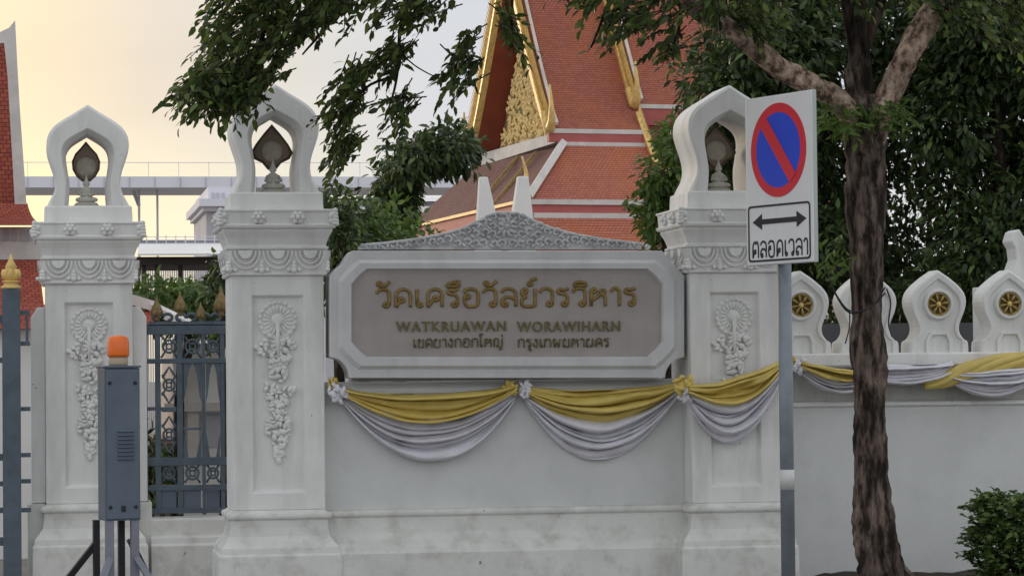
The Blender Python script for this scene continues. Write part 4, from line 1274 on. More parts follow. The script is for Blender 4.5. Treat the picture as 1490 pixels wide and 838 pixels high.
class Leaves:
    """many small folded leaf blades in one mesh"""
    def __init__(s): s.v, s.tw = [], MB()
    def leaf(s, p, d, L, W, up=None):
        """p base (3), d direction, arrays (n,3)"""
        n = len(p)
        d = d / np.linalg.norm(d, axis=1, keepdims=True)
        r = rng.normal(size=(n, 3)) if up is None else up + rng.normal(size=(n, 3)) * .5
        sd_ = np.cross(d, r); sd_ /= np.linalg.norm(sd_, axis=1, keepdims=True) + 1e-9
        nr = np.cross(sd_, d)
        L = np.broadcast_to(np.asarray(L, float), (n,))[:, None]; W = np.broadcast_to(np.asarray(W, float), (n,))[:, None]
        a = p; t = p + d * L - nr * L * .12
        l1 = p + d * L * .3 + sd_ * W * .45 + nr * W * .15; r1 = p + d * L * .3 - sd_ * W * .45 + nr * W * .15
        l2 = p + d * L * .68 + sd_ * W * .38 + nr * W * .05; r2 = p + d * L * .68 - sd_ * W * .38 + nr * W * .05
        s.v.append(np.stack([a, l1, l2, t, r2, r1], 1).reshape(-1, 3))
    def spray(s, p, d, length, n, L, W, droop=.5, twig=True):
        """a twig with paired leaves, drooping"""
        d = np.array(d, float); d /= np.linalg.norm(d)
        t = np.linspace(.15, 1, n)
        pts = np.array(p)[None] + d[None] * (t * length)[:, None] + np.array([0, 0, -1.0])[None] * (droop * length * t ** 2 * .5)[:, None]
        side = np.cross(d, [0, 0, 1.0]); side /= np.linalg.norm(side) + 1e-9
        sgn = np.where(np.arange(n) % 2 == 0, 1, -1)[:, None]
        dd = d[None] * .75 + side[None] * sgn * .8 + np.array([0, 0, -.35 * droop - .1])[None] + rng.normal(size=(n, 3)) * .3
        sz = rng.uniform(.7, 1.2, n)
        s.leaf(pts, dd, L * sz, W * sz, np.array([0, 0, 1.0])[None])
        if twig:
            s.tw.tube([tuple(p), tuple(pts[n // 2]), tuple(pts[-1])], [.005, .004, .002], 4)
    def build(s, name, m, parent=None, twigs=None):
        v = np.concatenate(s.v)
        if parent is not None: v = v - np.array(parent.location)[None]
        n = len(v) // 6
        me = bpy.data.meshes.new(name)
        b = np.arange(n)[:, None] * 6
        tri = np.concatenate([b + np.array([0, 1, 5]), b + np.array([2, 3, 4])], 1).reshape(-1, 3)
        qd = (b + np.array([1, 2, 4, 5])).reshape(-1, 4)
        me.vertices.add(len(v)); me.vertices.foreach_set('co', v.ravel())
        li = np.concatenate([tri.ravel(), qd.ravel()])
        me.loops.add(len(li)); me.loops.foreach_set('vertex_index', li)
        me.polygons.add(len(tri) + len(qd))
        st_ = np.concatenate([np.arange(len(tri)) * 3, len(tri) * 3 + np.arange(len(qd)) * 4])
        me.polygons.foreach_set('loop_start', st_)
        me.update(calc_edges=True); me.validate()
        me.materials.append(m)
        o = bpy.data.objects.new(name, me); COL.objects.link(o); o.parent = parent
        if twigs and s.tw.v:
            s.tw.build('twigs', twigs, parent if parent is not None else o, world=parent is not None, recalc=False)
        return o
def in_poly(x, y, poly):
    c = False; j = len(poly) - 1
    for i in range(len(poly)):
        if (poly[i][1] > y) != (poly[j][1] > y) and x < (poly[j][0] - poly[i][0]) * (y - poly[i][1]) / (poly[j][1] - poly[i][1]) + poly[i][0]: c = not c
        j = i
    return c
def fill(lv, poly, n, Y, dY, dirf, length=.26, nl=11, L=.10, W=.036, droop=.9, rg=random.Random(5)):
    xs = [q[0] for q in poly]; ys = [q[1] for q in poly]
    k = 0
    while k < n:
        x, y = rg.uniform(min(xs), max(xs)), rg.uniform(min(ys), max(ys))
        if not in_poly(x, y, poly): continue
        k += 1
        p = P(x, y, Y + rg.uniform(-dY, dY))
        d = Vector(dirf(x, y)) + Vector((rg.gauss(0, .45), rg.gauss(0, .6), rg.gauss(0, .35)))
        lv.spray(np.array(p) - np.array(d.normalized()) * length * .5, d, length * rg.uniform(.7, 1.25), nl, L, W, droop)
lv = Leaves()
dl = lambda x, y: (-.8, -.1, -.35)
dr_ = lambda x, y: (.7, -.1, -.4)
# left hanging bough
LF = dict(L=.088, W=.040)
fill(lv, [(300, -120), (305, 5), (315, 50), (310, 100), (325, 130), (375, 130), (405, 110), (415, 60), (440, 25), (520, 14), (600, 0), (640, -20), (690, -30), (690, -120)], 300, -2.7, .7, dl, **LF)
fill(lv, [(262, 112), (275, 135), (310, 150), (345, 140), (380, 135), (385, 110), (310, 85), (285, 95)], 90, -2.9, .4, dl, **LF)
fill(lv, [(300, 20), (420, 0), (520, -10), (420, 70), (400, 120), (340, 130), (310, 100)], 110, -2.3, .7, dl, **LF)
# looser sprays hanging in the middle
fill(lv, [(570, -5), (690, -10), (650, 8), (600, 25), (580, 20)], 20, -2.6, .4, dl, **LF)
fill(lv, [(540, 62), (590, 60), (590, 85), (560, 92), (535, 84)], 16, -2.4, .4, dl, droop=1.0, **LF)
fill(lv, [(495, 92), (540, 85), (560, 100), (545, 118), (495, 120)], 18, -2.2, .4, dl, droop=1.0, **LF)
fill(lv, [(482, 128), (525, 125), (520, 155), (495, 175), (478, 165)], 20, -2.1, .4, dl, droop=1.1, **LF)
fill(lv, [(488, 175), (512, 180), (518, 205), (502, 228), (488, 220)], 20, -2.1, .4, dl, droop=1.1, **LF)
fill(lv, [(570, 130), (598, 128), (602, 155), (585, 165), (570, 152)], 12, -2.4, .3, dl, droop=1.0, **LF)
fill(lv, [(655, 60), (688, 30), (695, 60), (690, 115), (665, 110), (645, 100)], 22, -2.7, .3, dl, droop=1.0, **LF)
fill(lv, [(735, -10), (752, 20), (752, 50), (740, 52), (732, 20)], 12, -2.8, .25, dr_, droop=1.3, **LF)
# right of the temple ridge
fill(lv, [(815, -60), (818, -15), (850, 0), (870, 12), (880, -60)], 26, -2.9, .5, dl, droop=.8, **LF)
fill(lv, [(880, -60), (875, 20), (885, 45), (915, 40), (960, 50), (985, 35), (1000, 0), (1000, -60)], 70, -2.9, .5, dl, droop=.8, **LF)
fill(lv, [(960, 55), (985, 45), (980, 70), (965, 72)], 8, -2.9, .2, dl, **LF)
fill(lv, [(1075, -60), (1130, -60), (1140, 0), (1110, 20), (1085, 10)], 24, -2.6, .3, dr_, **LF)
fill(lv, [(1180, -80), (1490, -80), (1490, 5), (1420, 10), (1390, -10), (1340, -5), (1290, -12), (1240, 0), (1190, -10)], 110, -2.7, .8, dr_, droop=.9, **LF)
fill(lv, [(1000, -30), (1060, -30), (1075, 15), (1040, 25), (1010, 5)], 16, -3.6, .2, dl, droop=.8, **LF)
fill(lv, [(1060, -20), (1110, -20), (1120, 35), (1095, 60), (1075, 30)], 20, -3.3, .3, dr_, droop=.9, **LF)
fill(lv, [(1340, -30), (1430, -30), (1430, 25), (1385, 20), (1350, 0)], 22, -3.7, .2, dr_, droop=.8, **LF)
fill(lv, [(1400, 0), (1490, 0), (1490, 70), (1440, 60)], 18, -3.0, .4, dr_, droop=.8, **LF)
# crown above the picture
fill(lv, [(250, -430), (250, -120), (1600, -90), (1600, -420), (1000, -560)], 900, -2.8, 1.8, dl, nl=9, L=.13, W=.055)
# tuft of young leaves in the fork, sprigs on the trunk
lv2 = Leaves()
fill(lv2, [(1195, 150), (1230, 140), (1262, 160), (1300, 130), (1325, 160), (1310, 185), (1260, 180), (1225, 190), (1190, 178)], 46, -3.3, .2, lambda x, y: ((x - 1258) / 60, -.4, .25), length=.22, nl=9, L=.085, W=.026, droop=1.0)
lv2.build('young_shoots', LEAF_B, st)
lv2 = Leaves()
fill(lv2, [(1190, 345), (1235, 340), (1240, 385), (1205, 400)], 10, -3.2, .15, dl, length=.2, nl=9, L=.07, W=.026, droop=.8)
crown = lv.build('crown', LEAF_F, st, BARKD)
lv2.build('young_shoots', LEAF_B, st)
# thin hanging shoots that carry the loose sprays
b = MB()
def shoot(pts, r0=.012, r1=.004):
    q = spline([tuple(P(a, c, Y)) for a, c, Y in pts], 5)
    b.tube(q, list(np.linspace(r0, r1, len(q))), 6)
shoot([(640, -215, -3.1), (615, -80, -2.8), (600, 0, -2.6), (583, 40, -2.5), (580, 90, -2.4), (574, 130, -2.4), (560, 175, -2.35)], .022, .006)
shoot([(575, 70, -2.45), (610, 100, -2.5), (650, 112, -2.6), (690, 70, -2.7)], .006, .003)
shoot([(578, 110, -2.4), (530, 130, -2.3), (490, 190, -2.15), (478, 255, -2.1)], .012, .004)
shoot([(450, -130, -2.9), (400, -30, -2.8), (380, 60, -2.7), (350, 130, -2.8), (300, 150, -2.9)], .03, .006)
shoot([(560, -200, -3.0), (520, -60, -2.8), (480, 30, -2.7), (440, 80, -2.6)], .028, .006)
shoot([(930, -130, -3.5), (900, -40, -3.1), (880, 20, -2.9), (860, 70, -2.9)], .026, .006)
shoot([(985, -40, -3.5), (990, 30, -3.0), (970, 90, -2.9)], .02, .005)
shoot([(760, -215, -3.3), (748, -60, -2.9), (745, 30, -2.8), (745, 70, -2.8)], .018, .004)
b.build('hanging_shoots', BARKD, st, world=True)
# loose wires tied round the trunk
b = MB()
for s in (0, 1):
    q = spline([tuple(P(a, c, -3.22 + .02 * s)) for a, c in ((1288, 418 + 8 * s), (1268, 446), (1236, 452 + 3 * s), (1212, 420), (1204, 395 - 8 * s))], 5)
    b.tube(q, .006, 5)
q = spline([tuple(P(a, c, -3.2)) for a, c in ((1236, 450), (1236, 475), (1230, 500))], 4); b.tube(q, .005, 5)
q = spline([tuple(P(a, c, -3.25)) for a, c in ((1290, 420), (1296, 440), (1293, 470), (1298, 490))], 4); b.tube(q, .006, 5)
tag(b.build('wire_loop', WIRE), 'thin dark wire looped round the tree trunk below the sign height', 'wire')

# soil bed and clipped shrub
b = MB()
nx, ny = 40, 14
x0, x1 = PX(1300, -2.2), PX(1490, -2.2) + 1.2
vs = []
for j in range(ny):
    for i in range(nx):
        x = x0 + (x1 - x0) * i / (nx - 1); y = -3.9 + 4.28 * j / (ny - 1)
        e = min(1, min(i, nx - 1 - i, j, 4) / 3)
        vs.append((x, y, -.002 + e * (.035 + .035 * noise.noise(Vector((x * 2.2, y * 2.2, 0))) + .02 * noise.noise(Vector((x * 9, y * 9, 3))))))
b.add(vs, [(j * nx + i, j * nx + i + 1, (j + 1) * nx + i + 1, (j + 1) * nx + i) for j in range(ny - 1) for i in range(nx - 1)], smooth=True)
structure('soil_bed', b, SOIL)
SHY = -1.4
c = P(1490, 790, SHY)
sh = thing('clipped_shrub', 'small leafy green shrub at the bottom right corner before the boundary wall', 'shrub', (c.x, SHY, 0))
lv = Leaves()
rg = random.Random(9)
n = 0
hx = c.x - P(1422, 790, SHY).x
zt, zb = PZ(1460, 716, SHY), .12
for k in range(760):
    a, u = rg.uniform(0, 6.283), rg.uniform(0, 1)
    z = zb + (zt - zb) * rg.random() ** .8
    rr = hx * (1 - .30 * ((z - zb) / (zt - zb)) ** 4) * rg.uniform(.45, 1.0) * (1 + .42 * noise.noise(Vector((math.cos(a) * 2, math.sin(a) * 2, z * 4))))
    d = Vector((math.cos(a), math.sin(a), .55 + rg.gauss(0, .3)))
    lv.spray(np.array((c.x + rr * math.cos(a) * .9, SHY + rr * math.sin(a), z - .05)), d, rg.uniform(.1, .18), 9, .062, .032, .5)
lv.build('foliage', LEAF_S, sh, BARKD)
b = MB()
for k in range(9):
    a = k * .7
    b.tube([(c.x + .05 * math.cos(a), SHY + .05 * math.sin(a), 0.08), (c.x + .2 * math.cos(a), SHY + .2 * math.sin(a), .4), (c.x + .28 * math.cos(a + .4), SHY + .28 * math.sin(a + .4), zt - .2)], [.018, .014, .006], 6)
b.build('stems', BARKD, sh, world=True)

# ------------------------------------------------------------------ trees and bushes behind the wall
def bush_tree(name, label, cat, group, base, clumps, nl, leafL, m, trunkm=BARKD, trunk=None, part='crown', fork=None):
    """clumps: (x, y, z, r); leaves on and in every clump, pointing outwards and down"""
    t = thing(name, label, cat, base, group=group)
    lv = Leaves()
    cl = np.array(clumps)
    for x, y, z, r in clumps:
        k = int(nl * r * r)
        d = rng.normal(size=(k, 3)); d /= np.linalg.norm(d, axis=1, keepdims=True)
        rad = r * rng.uniform(.55, 1.08, k) ** .6
        rad *= 1 + .25 * np.sin(d[:, 0] * 7 + x * 3) * np.cos(d[:, 2] * 6 + z * 5)
        p = np.array([x, y, z])[None] + d * rad[:, None] * np.array([1, 1, .8])[None]
        dd = d * .8 + rng.normal(size=(k, 3)) * .5 + np.array([0, 0, -.45])[None]
        s = rng.uniform(.65, 1.25, k)
        lv.leaf(p, dd, leafL * s, leafL * .42 * s, np.array([0, 0, 1.0])[None])
    lv.build(part, m, t)
    b = MB()
    bx, by, bz = base
    tops = sorted(clumps, key=lambda q: -q[3])[:7]
    ctr = cl[:, :3].mean(0)
    fork = Vector(fork) if fork else Vector((bx + (ctr[0] - bx) * .5, by + (ctr[1] - by) * .5, max(.4, (cl[:, 2] - cl[:, 3]).min() * .8)))
    tr = trunk or .14
    b.tube(spline([(bx, by, -.02), (bx + .03, by, fork.z * .5), tuple(fork)], 5), list(np.linspace(tr, tr * .75, 11)), 10, .15)
    for x, y, z, r in tops:
        b.tube(spline([tuple(fork - Vector((0, 0, .1))), ((fork.x + x) / 2, (fork.y + y) / 2, fork.z + (z - fork.z) * .6), (x, y, z)], 5), list(np.linspace(tr * .55, tr * .12, 11)), 7, .1)
    b.build('trunk', trunkm, t, world=True)
    return t
def clumps_px(poly, n, Y, dY, rpx, rg):
    xs = [q[0] for q in poly]; ys = [q[1] for q in poly]; out = []
    while len(out) < n:
        x, y = rg.uniform(min(xs), max(xs)), rg.uniform(min(ys), max(ys))
        if not in_poly(x, y, poly): continue
        yy = Y + rg.uniform(-dY, dY)
        p = P(x, y, yy)
        out.append((p.x, p.y, p.z, rg.uniform(*rpx)))
    return out
rg = random.Random(17)
BG = 'trees standing behind the boundary wall'
# big dark trees on the right
YR = 6.0
gx = lambda px, Y: P(px, 545, Y).x
bush_tree('evergreen_tree', 'tall dark evergreen tree behind the right pillar, its leaf edge beside the red roof', 'tree', BG, (gx(1060, 6), 6, 0),
          clumps_px([(1045, 110), (1060, 40), (1070, -60), (1190, -80), (1190, 400), (1140, 420), (1000, 400), (1000, 330), (1000, 260), (1022, 170)], 100, 6.0, 1.2, (.22, .5), rg), 2600, .11, LEAF_M, trunk=.2)
bush_tree('evergreen_tree', 'tall dark evergreen tree behind the street tree trunk with small sky gaps', 'tree', BG, (gx(1290, 7), 7, 0),
          clumps_px([(1150, -80), (1400, -80), (1400, 480), (1150, 480)], 74, 7.0, 1.4, (.26, .5), rg), 1700, .11, LEAF_M, trunk=.22)
bush_tree('evergreen_tree', 'tall dark evergreen tree at the right edge behind the last merlons', 'tree', BG, (gx(1470, 5.4), 5.4, 0),
          clumps_px([(1360, -60), (1560, -60), (1560, 470), (1370, 470), (1350, 250)], 84, 5.4, 1.2, (.3, .6), rg), 2000, .11, LEAF_M, trunk=.22)
bush_tree('leafy_shrub', 'bright leafed shrub between the red roof and the right pillar arch', 'shrub', None, (gx(965, 4.2), 4.2, 0),
          clumps_px([(975, 205), (990, 190), (995, 240), (985, 330), (960, 350), (945, 300), (955, 250)], 24, 4.2, .4, (.12, .24), rg), 3200, .10, LEAF_B, trunk=.06, part='foliage')
# dark tree between left pillars' arch and the temple
bush_tree('leafy_tree', 'dark leafy tree left of the temple gable, above the name sign', 'tree', BG, (gx(578, 9), 9, 0),
          clumps_px([(590, 225), (620, 212), (655, 200), (668, 205), (672, 225), (650, 245), (610, 245), (590, 260), (570, 250)], 30, 9, .8, (.14, .30), rg)
          + clumps_px([(570, 260), (566, 330), (588, 335), (592, 265)], 14, 9, .4, (.12, .24), rg), 2600, .12, LEAF_M, trunk=.08, fork=P(580, 262, 9))
bush_tree('round_bush', 'yellowish green bush behind the left end of the name sign', 'shrub', None, (gx(530, 7), 7, 0),
          clumps_px([(482, 300), (500, 310), (560, 320), (590, 330), (590, 400), (480, 420), (476, 350)], 34, 7, .8, (.2, .38), rg), 1500, .10, LEAF_S, trunk=.07, part='foliage')
bush_tree('dark_bush', 'small dark bush beside the right edge of the pillar left of the sign', 'shrub', None, (gx(492, 5), 5, 0),
          clumps_px([(480, 290), (502, 295), (505, 400), (476, 400)], 14, 5, .4, (.16, .26), rg), 1700, .10, LEAF_M, trunk=.06, part='foliage')
bush_tree('courtyard_bush', 'green bush with yellowish tips seen above the iron fence panel', 'shrub', None, (gx(255, 8), 8, 0),
          clumps_px([(198, 428), (225, 418), (260, 424), (318, 420), (325, 480), (200, 480)], 40, 8, .8, (.15, .27), rg), 1500, .11, LEAF_S, trunk=.07, part='foliage')
bush_tree('courtyard_bush', 'dark green potted looking bush low behind the fence panel', 'shrub', None, (gx(218, 5), 5, 0),
          clumps_px([(205, 640), (225, 630), (228, 720), (205, 730)], 10, 5, .3, (.14, .24), rg), 1700, .10, LEAF_M, trunk=.05, part='foliage')
bush_tree('courtyard_bush', 'low dark bush seen between the gate post and the leftmost pillar', 'shrub', None, (gx(38, 6), 6, 0),
          clumps_px([(20, 690), (50, 690), (50, 745), (20, 745)], 8, 6, .3, (.12, .2), rg), 1700, .10, LEAF_M, trunk=.05, part='foliage')
bush_tree('slender_tree', 'slim dark leafed branch tree close behind the pillar left of the sign', 'tree', None, (gx(322, 6), 6, 0),
          clumps_px([(322, 375), (332, 372), (330, 440), (312, 440)], 10, 6, .3, (.1, .18), rg), 1700, .10, LEAF_M, trunk=.05)

# ------------------------------------------------------------------ temple hall with red roofs
TA = R(8)
TO = P(800, 192, 22.0)
U = Vector((math.cos(TA), math.sin(TA), 0)); V = Vector((-math.sin(TA), math.cos(TA), 0)); Zv = Vector((0, 0, 1))
tm = thing('temple_hall', 'large temple hall with steep red tiled roofs and gilded gable', 'temple', (TO.x, TO.y, 0))
def T(u, v, z): return tuple(TO + U * u + V * v + Zv * z)
GW, GH = 4.3, 3.1                           # gable width and height
def slope_pt(f, side):
    """f 0 at eave .. 1 at ridge, concave"""
    z = GH * (f ** 1.12)
    v = GW / 2 * f
    return (v if side == 0 else GW - v), z
def roof_slope(mb, u0, u1, side, n=10, dz=0.0, dv=0.0, f0=0.0):
    ln = 0
    for k in range(n):
        va, za = slope_pt(f0 + (1 - f0) * k / n, side); vb, zb = slope_pt(f0 + (1 - f0) * (k + 1) / n, side)
        sl_ = math.hypot(vb - va, zb - za)
        mb.quad(T(u0, va + dv, za + dz), T(u1, va + dv, za + dz), T(u1, vb + dv, zb + dz), T(u0, vb + dv, zb + dz), [(u0, ln), (u1, ln), (u1, ln + sl_), (u0, ln + sl_)])
        ln += sl_
UR = 1.5
def hip(mb, u0, u1, v0, z0, u0b, u1b, v1, z1):
    mb.quad(T(u0, v0, z0), T(u1, v0, z0), T(u1b, v1, z1), T(u0b, v1, z1), [(u0, 0), (u1, 0), (u1b, -1.2), (u0b, -1.2)])
# upper front roof
b = MB(); roof_slope(b, 0, UR + .2, 0); roof_slope(b, 0, UR + .2, 1)
b.build('main_roof', TILE, tm, world=True, recalc=False)
b = MB(); roof_slope(b, 0.02, UR + .2, 0, dz=-.12); roof_slope(b, 0.02, UR + .2, 1, dz=-.12)
b.build('roof_soffit', SOFFIT, tm, world=True, recalc=False)
# eave band of the main roof
b = MB()
def ubar(u0, u1, v, z0, z1, mb, t=.12):
    c = [T(u0, v, z0), T(u1, v, z0), T(u1, v, z1), T(u0, v, z1), T(u0, v + t, z0), T(u1, v + t, z0), T(u1, v + t, z1), T(u0, v + t, z1)]
    mb.add(c, [(0, 1, 2, 3), (5, 4, 7, 6), (4, 0, 3, 7), (1, 5, 6, 2), (3, 2, 6, 7), (4, 5, 1, 0)])
ubar(-.02, UR + .06, -.03, -.02, .05, b)
ubar(.22, UR + .3, -.06, -.24, -.16, b)
b.build('white_eave_line', ROOFW, tm, world=True)
b = MB(); ubar(-.02, UR + .2, -.02, -.157, -.022, b, .1); b.build('eave_fascia', FASCIA, tm, world=True)
# gable
UG = .42
b = MB()
gpt = [T(UG, .30, .05)] + [T(UG, slope_pt(f, 0)[0] + .06, slope_pt(f, 0)[1] - .14) for f in np.linspace(.05, 1, 12)] + [T(UG, slope_pt(f, 1)[0] - .06, slope_pt(f, 1)[1] - .14) for f in np.linspace(.95, .05, 11)] + [T(UG, GW - .3, .05)]
b.add(gpt, [list(range(len(gpt)))])
gm, gt_, gpn = nodes_of('gilded_carving')
tcn = gt_.nodes.new('ShaderNodeTexCoord'); vn = gt_.nodes.new('ShaderNodeTexVoronoi'); vn.inputs['Scale'].default_value = 7.5; vn.feature = 'SMOOTH_F1'
gt_.links.new(tcn.outputs['Object'], vn.inputs['Vector'])
crp = gt_.nodes.new('ShaderNodeValToRGB'); crp.color_ramp.elements[0].color = (.85, .68, .34, 1); crp.color_ramp.elements[1].color = (.30, .28, .14, 1)
crp.color_ramp.elements[0].position = .30; crp.color_ramp.elements[1].position = .60
gt_.links.new(vn.outputs[0], crp.inputs[0]); gt_.links.new(crp.outputs[0], gpn.inputs['Base Color'])
gpn.inputs['Metallic'].default_value = .25; gpn.inputs['Roughness'].default_value = .4
bpn = gt_.nodes.new('ShaderNodeBump'); bpn.inputs['Strength'].default_value = 1; bpn.inputs['Distance'].default_value = .06; bpn.invert = True
gt_.links.new(vn.outputs[0], bpn.inputs['Height']); gt_.links.new(bpn.outputs[0], gpn.inputs['Normal'])
gb = b.build('gable', gm, tm, world=True)
# applied leaf carving on the gable
b = MB(); rg2 = random.Random(4)
for k in range(900):
    z = rg2.uniform(.08, 2.2); f = (z / GH) ** (1 / 1.12)
    v = rg2.uniform(GW / 2 * f + .28, GW - GW / 2 * f - .28)
    c = Vector(T(UG - .03, v, z)) - tm.location
    b.blob(c, (.028, .03, .065), rg2.uniform(-1, 1), 5)
b.build('gable_carving', GOLDPALE, gb)
# slab under the gable
b = MB()
b.add([T(.12, .02, .0), T(.12, GW + .1, -.03), T(.5, GW + .1, -.03), T(.5, .02, .0), T(.12, .02, -.16), T(.12, GW + .1, -.24), T(.5, GW + .1, -.24), T(.5, .02, -.16)],
      [(0, 1, 2, 3), (7, 6, 5, 4), (0, 4, 5, 1), (2, 6, 7, 3), (1, 5, 6, 2), (3, 7, 4, 0)])
b.build('gable_ledge', ROOFW, tm, world=True)
# gilded rakes with flame teeth and hooked ends
def rake(u, side, name, n=16, f0=0.0, f1=1.0, dv=0.0, dz=0.0, hook=True, teeth=True):
    b = MB()
    pts = [(slope_pt(f, side)[0] + dv, slope_pt(f, side)[1] + dz) for f in np.linspace(f0, f1, n)]
    for (va, za), (vb, zb) in zip(pts, pts[1:]):
        b.bar(T(u - .02, va, za + .05), T(u - .02, vb, zb + .05), .11, .16)
    wv = MB()
    for (va, za), (vb, zb) in zip(pts, pts[1:]):
        wv.bar(T(u + .12, va, za + .13), T(u + .12, vb, zb + .13), .05, .06)
    if teeth:
        for k in range(n * 3):
            f = f0 + (f1 - f0) * (k + .5) / (n * 3)
            v, z = slope_pt(f, side); v += dv; z += dz
            b.add([T(u - .07, v - .05, z + .06), T(u + .03, v - .05, z + .06), T(u - .09, v - .16 * (1 if side == 0 else -1), z + .46), T(u - .02, v + .08, z + .02)], [(0, 1, 2), (1, 3, 2), (3, 0, 2), (0, 3, 1)])
    if hook:
        v, z = pts[0]
        s = 1 if side == 0 else -1
        q = spline([T(u - .02, v + .1 * s, z + .3), T(u - .02, v - .05 * s, z + .05), T(u - .04, v - .22 * s, z + .15), T(u - .06, v - .28 * s, z + .4), T(u - .07, v - .24 * s, z + .72)], 5)
        b.tube(q, list(np.linspace(.11, .015, len(q))), 7)
    o = b.build(name, GOLD, tm, world=True)
    wv.build('rake_edge', ROOFW, o); w_ = o.children[0]
    for vv in w_.data.vertices: vv.co -= tm.location
    return o
rake(0, 0, 'gilded_rake'); rake(0, 1, 'gilded_rake')
# second, higher roof behind, stepping to the right
b = MB()
roof_slope(b, UR, UR + 3.0, 0, dz=.10, dv=.06, f0=.155); roof_slope(b, UR, UR + 3.0, 1, dz=.10, dv=-.06)
b.build('upper_roof', TILE, tm, world=True, recalc=False)
ev, ez_ = slope_pt(.155, 0); ev += .06; ez_ += .10
b = MB(); ubar(UR + .1, UR + 3.0, ev - .03, ez_ - .05, ez_ + .02, b); b.build('white_eave_line', ROOFW, tm, world=True)
b = MB(); ubar(UR + .1, UR + 3.0, ev - .01, ez_ - .32, ez_ - .053, b); b.build('eave_fascia', FASCIA, tm, world=True)
b = MB(); ubar(UR + .16, UR + 3.0, ev + .02, ez_ - 1.2, ez_ - .322, b, .3); b.build('upper_side_wall', SOFFIT, tm, world=True)
rake(UR + .06, 0, 'gilded_rake', dv=.06, dz=.10, f0=.14)
b = MB()
q = spline([T(UR + .08, .24, .33), T(UR + .12, -.02, -.08), T(UR + .17, -.34, -.52)], 5)
for p_, q_ in zip(q, q[1:]): b.bar(p_, q_, .10, .14)
for k in range(1, len(q) - 1):
    p_ = Vector(q[k]); b.add([tuple(p_ + Vector((-.06, -.02, .02))), tuple(p_ + Vector((.05, -.02, .02))), tuple(p_ + Vector((-.01, -.04, .22))), tuple(p_ + Vector((0, .06, 0)))], [(0, 1, 2), (1, 3, 2), (3, 0, 2), (0, 3, 1)])
b.build('gilded_rake', GOLD, tm, world=True)
# skirt roofs
b = MB()
hip(b, .21, UR + 3.0, -.06, -.22, -.66, UR + 3.0, -.95, -1.13)
b.build('skirt_roof', TILE, tm, world=True, recalc=False)
b = MB()
b.quad(T(.21, -.06, -.20), T(-.66, -.95, -1.13), T(-.62, 6.5, -1.20), T(.05, 4.3, -.24), [(0, 1.3), (0, 0), (7.5, 0), (5.0, 1.3)])
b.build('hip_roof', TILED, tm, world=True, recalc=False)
b = MB()
b.bar(T(.20, -.07, -.17), T(-.68, -.97, -1.10), .11, .10)
b.build('hip_ridge', ROOFW, tm, world=True)
for v in (.9, 1.9):
    b = MB(); b.bar(T(.10, v + .1, -.235), T(-.60, v + .25, -1.09), .045, .045)
    b.build('roof_batten', GOLDDULL, tm, world=True)
b = MB(); ubar(-.70, UR + 3.0, -1.0, -1.21, -1.13, b); ubar(-.60, UR + 3.0, -1.02, -1.42, -1.34, b); b.build('white_eave_line', ROOFW, tm, world=True)
b = MB(); ubar(-.66, UR + 3.0, -.97, -1.338, -1.212, b); b.build('eave_fascia', FASCIA, tm, world=True)
b = MB()
b.add([T(-.69, -.99, -1.15), T(-.66, 6.6, -1.22), T(-.66, 6.6, -1.50), T(-.69, -.99, -1.45)], [(0, 1, 2, 3)])
b.build('eave_fascia', FASCIA, tm, world=True)
b = MB(); b.bar(T(-.70, -1.0, -1.14), T(-.67, 6.6, -1.21), .05, .05); b.build('eave_trim', GOLDDULL, tm, world=True)
b = MB()
hip(b, -.60, UR + 3.0, -1.02, -1.42, -1.3, UR + 3.0, -2.0, -2.5); b.build('skirt_roof', TILE, tm, world=True, recalc=False)
b = MB(); b.quad(T(-.60, -1.02, -1.45), T(-1.3, -2.0, -2.5), T(-1.2, 7.6, -2.5), T(-.6, 6.5, -1.5), [(0, 1.3), (0, 0), (8, 0), (7, 1.3)])
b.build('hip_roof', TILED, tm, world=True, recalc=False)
# body
b = MB()
z0 = -TO.z
c = [T(-.2, -.8, z0), T(UR + 3.0, -.8, z0), T(UR + 3.0, 6.3, z0), T(-.2, 6.3, z0), T(-.2, -.8, -1.6), T(UR + 3.0, -.8, -1.6), T(UR + 3.0, 6.3, -1.6), T(-.2, 6.3, -1.6)]
b.add(c, [(0, 1, 5, 4), (1, 2, 6, 5), (2, 3, 7, 6), (3, 0, 4, 7), (4, 5, 6, 7)])
b.build('wall', TEMPLEW, tm, world=True)
b = MB(); c = [T(.5, .1, -1.6), T(UR + 3.0, .1, -1.6), T(UR + 3.0, 4.2, -1.6), T(.5, 4.2, -1.6), T(.5, .1, 0), T(UR + 3.0, .1, 0), T(UR + 3.0, 4.2, 0), T(.5, 4.2, 0)]
b.add(c, [(0, 1, 5, 4), (1, 2, 6, 5), (2, 3, 7, 6), (3, 0, 4, 7)]); b.build('upper_wall', SOFFIT, tm, world=True)
# hooks at the skirt corners
def flame(p, h, name='roof_hook'):
    b = MB(); p = Vector(p)
    q = spline([tuple(p), tuple(p + Vector((-.10, 0, .25)) * h), tuple(p + Vector((-.02, 0, .55)) * h), tuple(p + Vector((-.12, 0, 1.0)) * h)], 5)
    b.tube(q, list(np.linspace(.10 * h ** .5, .012, len(q))), 8)
    return b.build(name, GOLD, tm, world=True)
flame(T(-.67, 6.55, -1.22), .6); flame(T(-.70, -1.0, -1.12), .65)

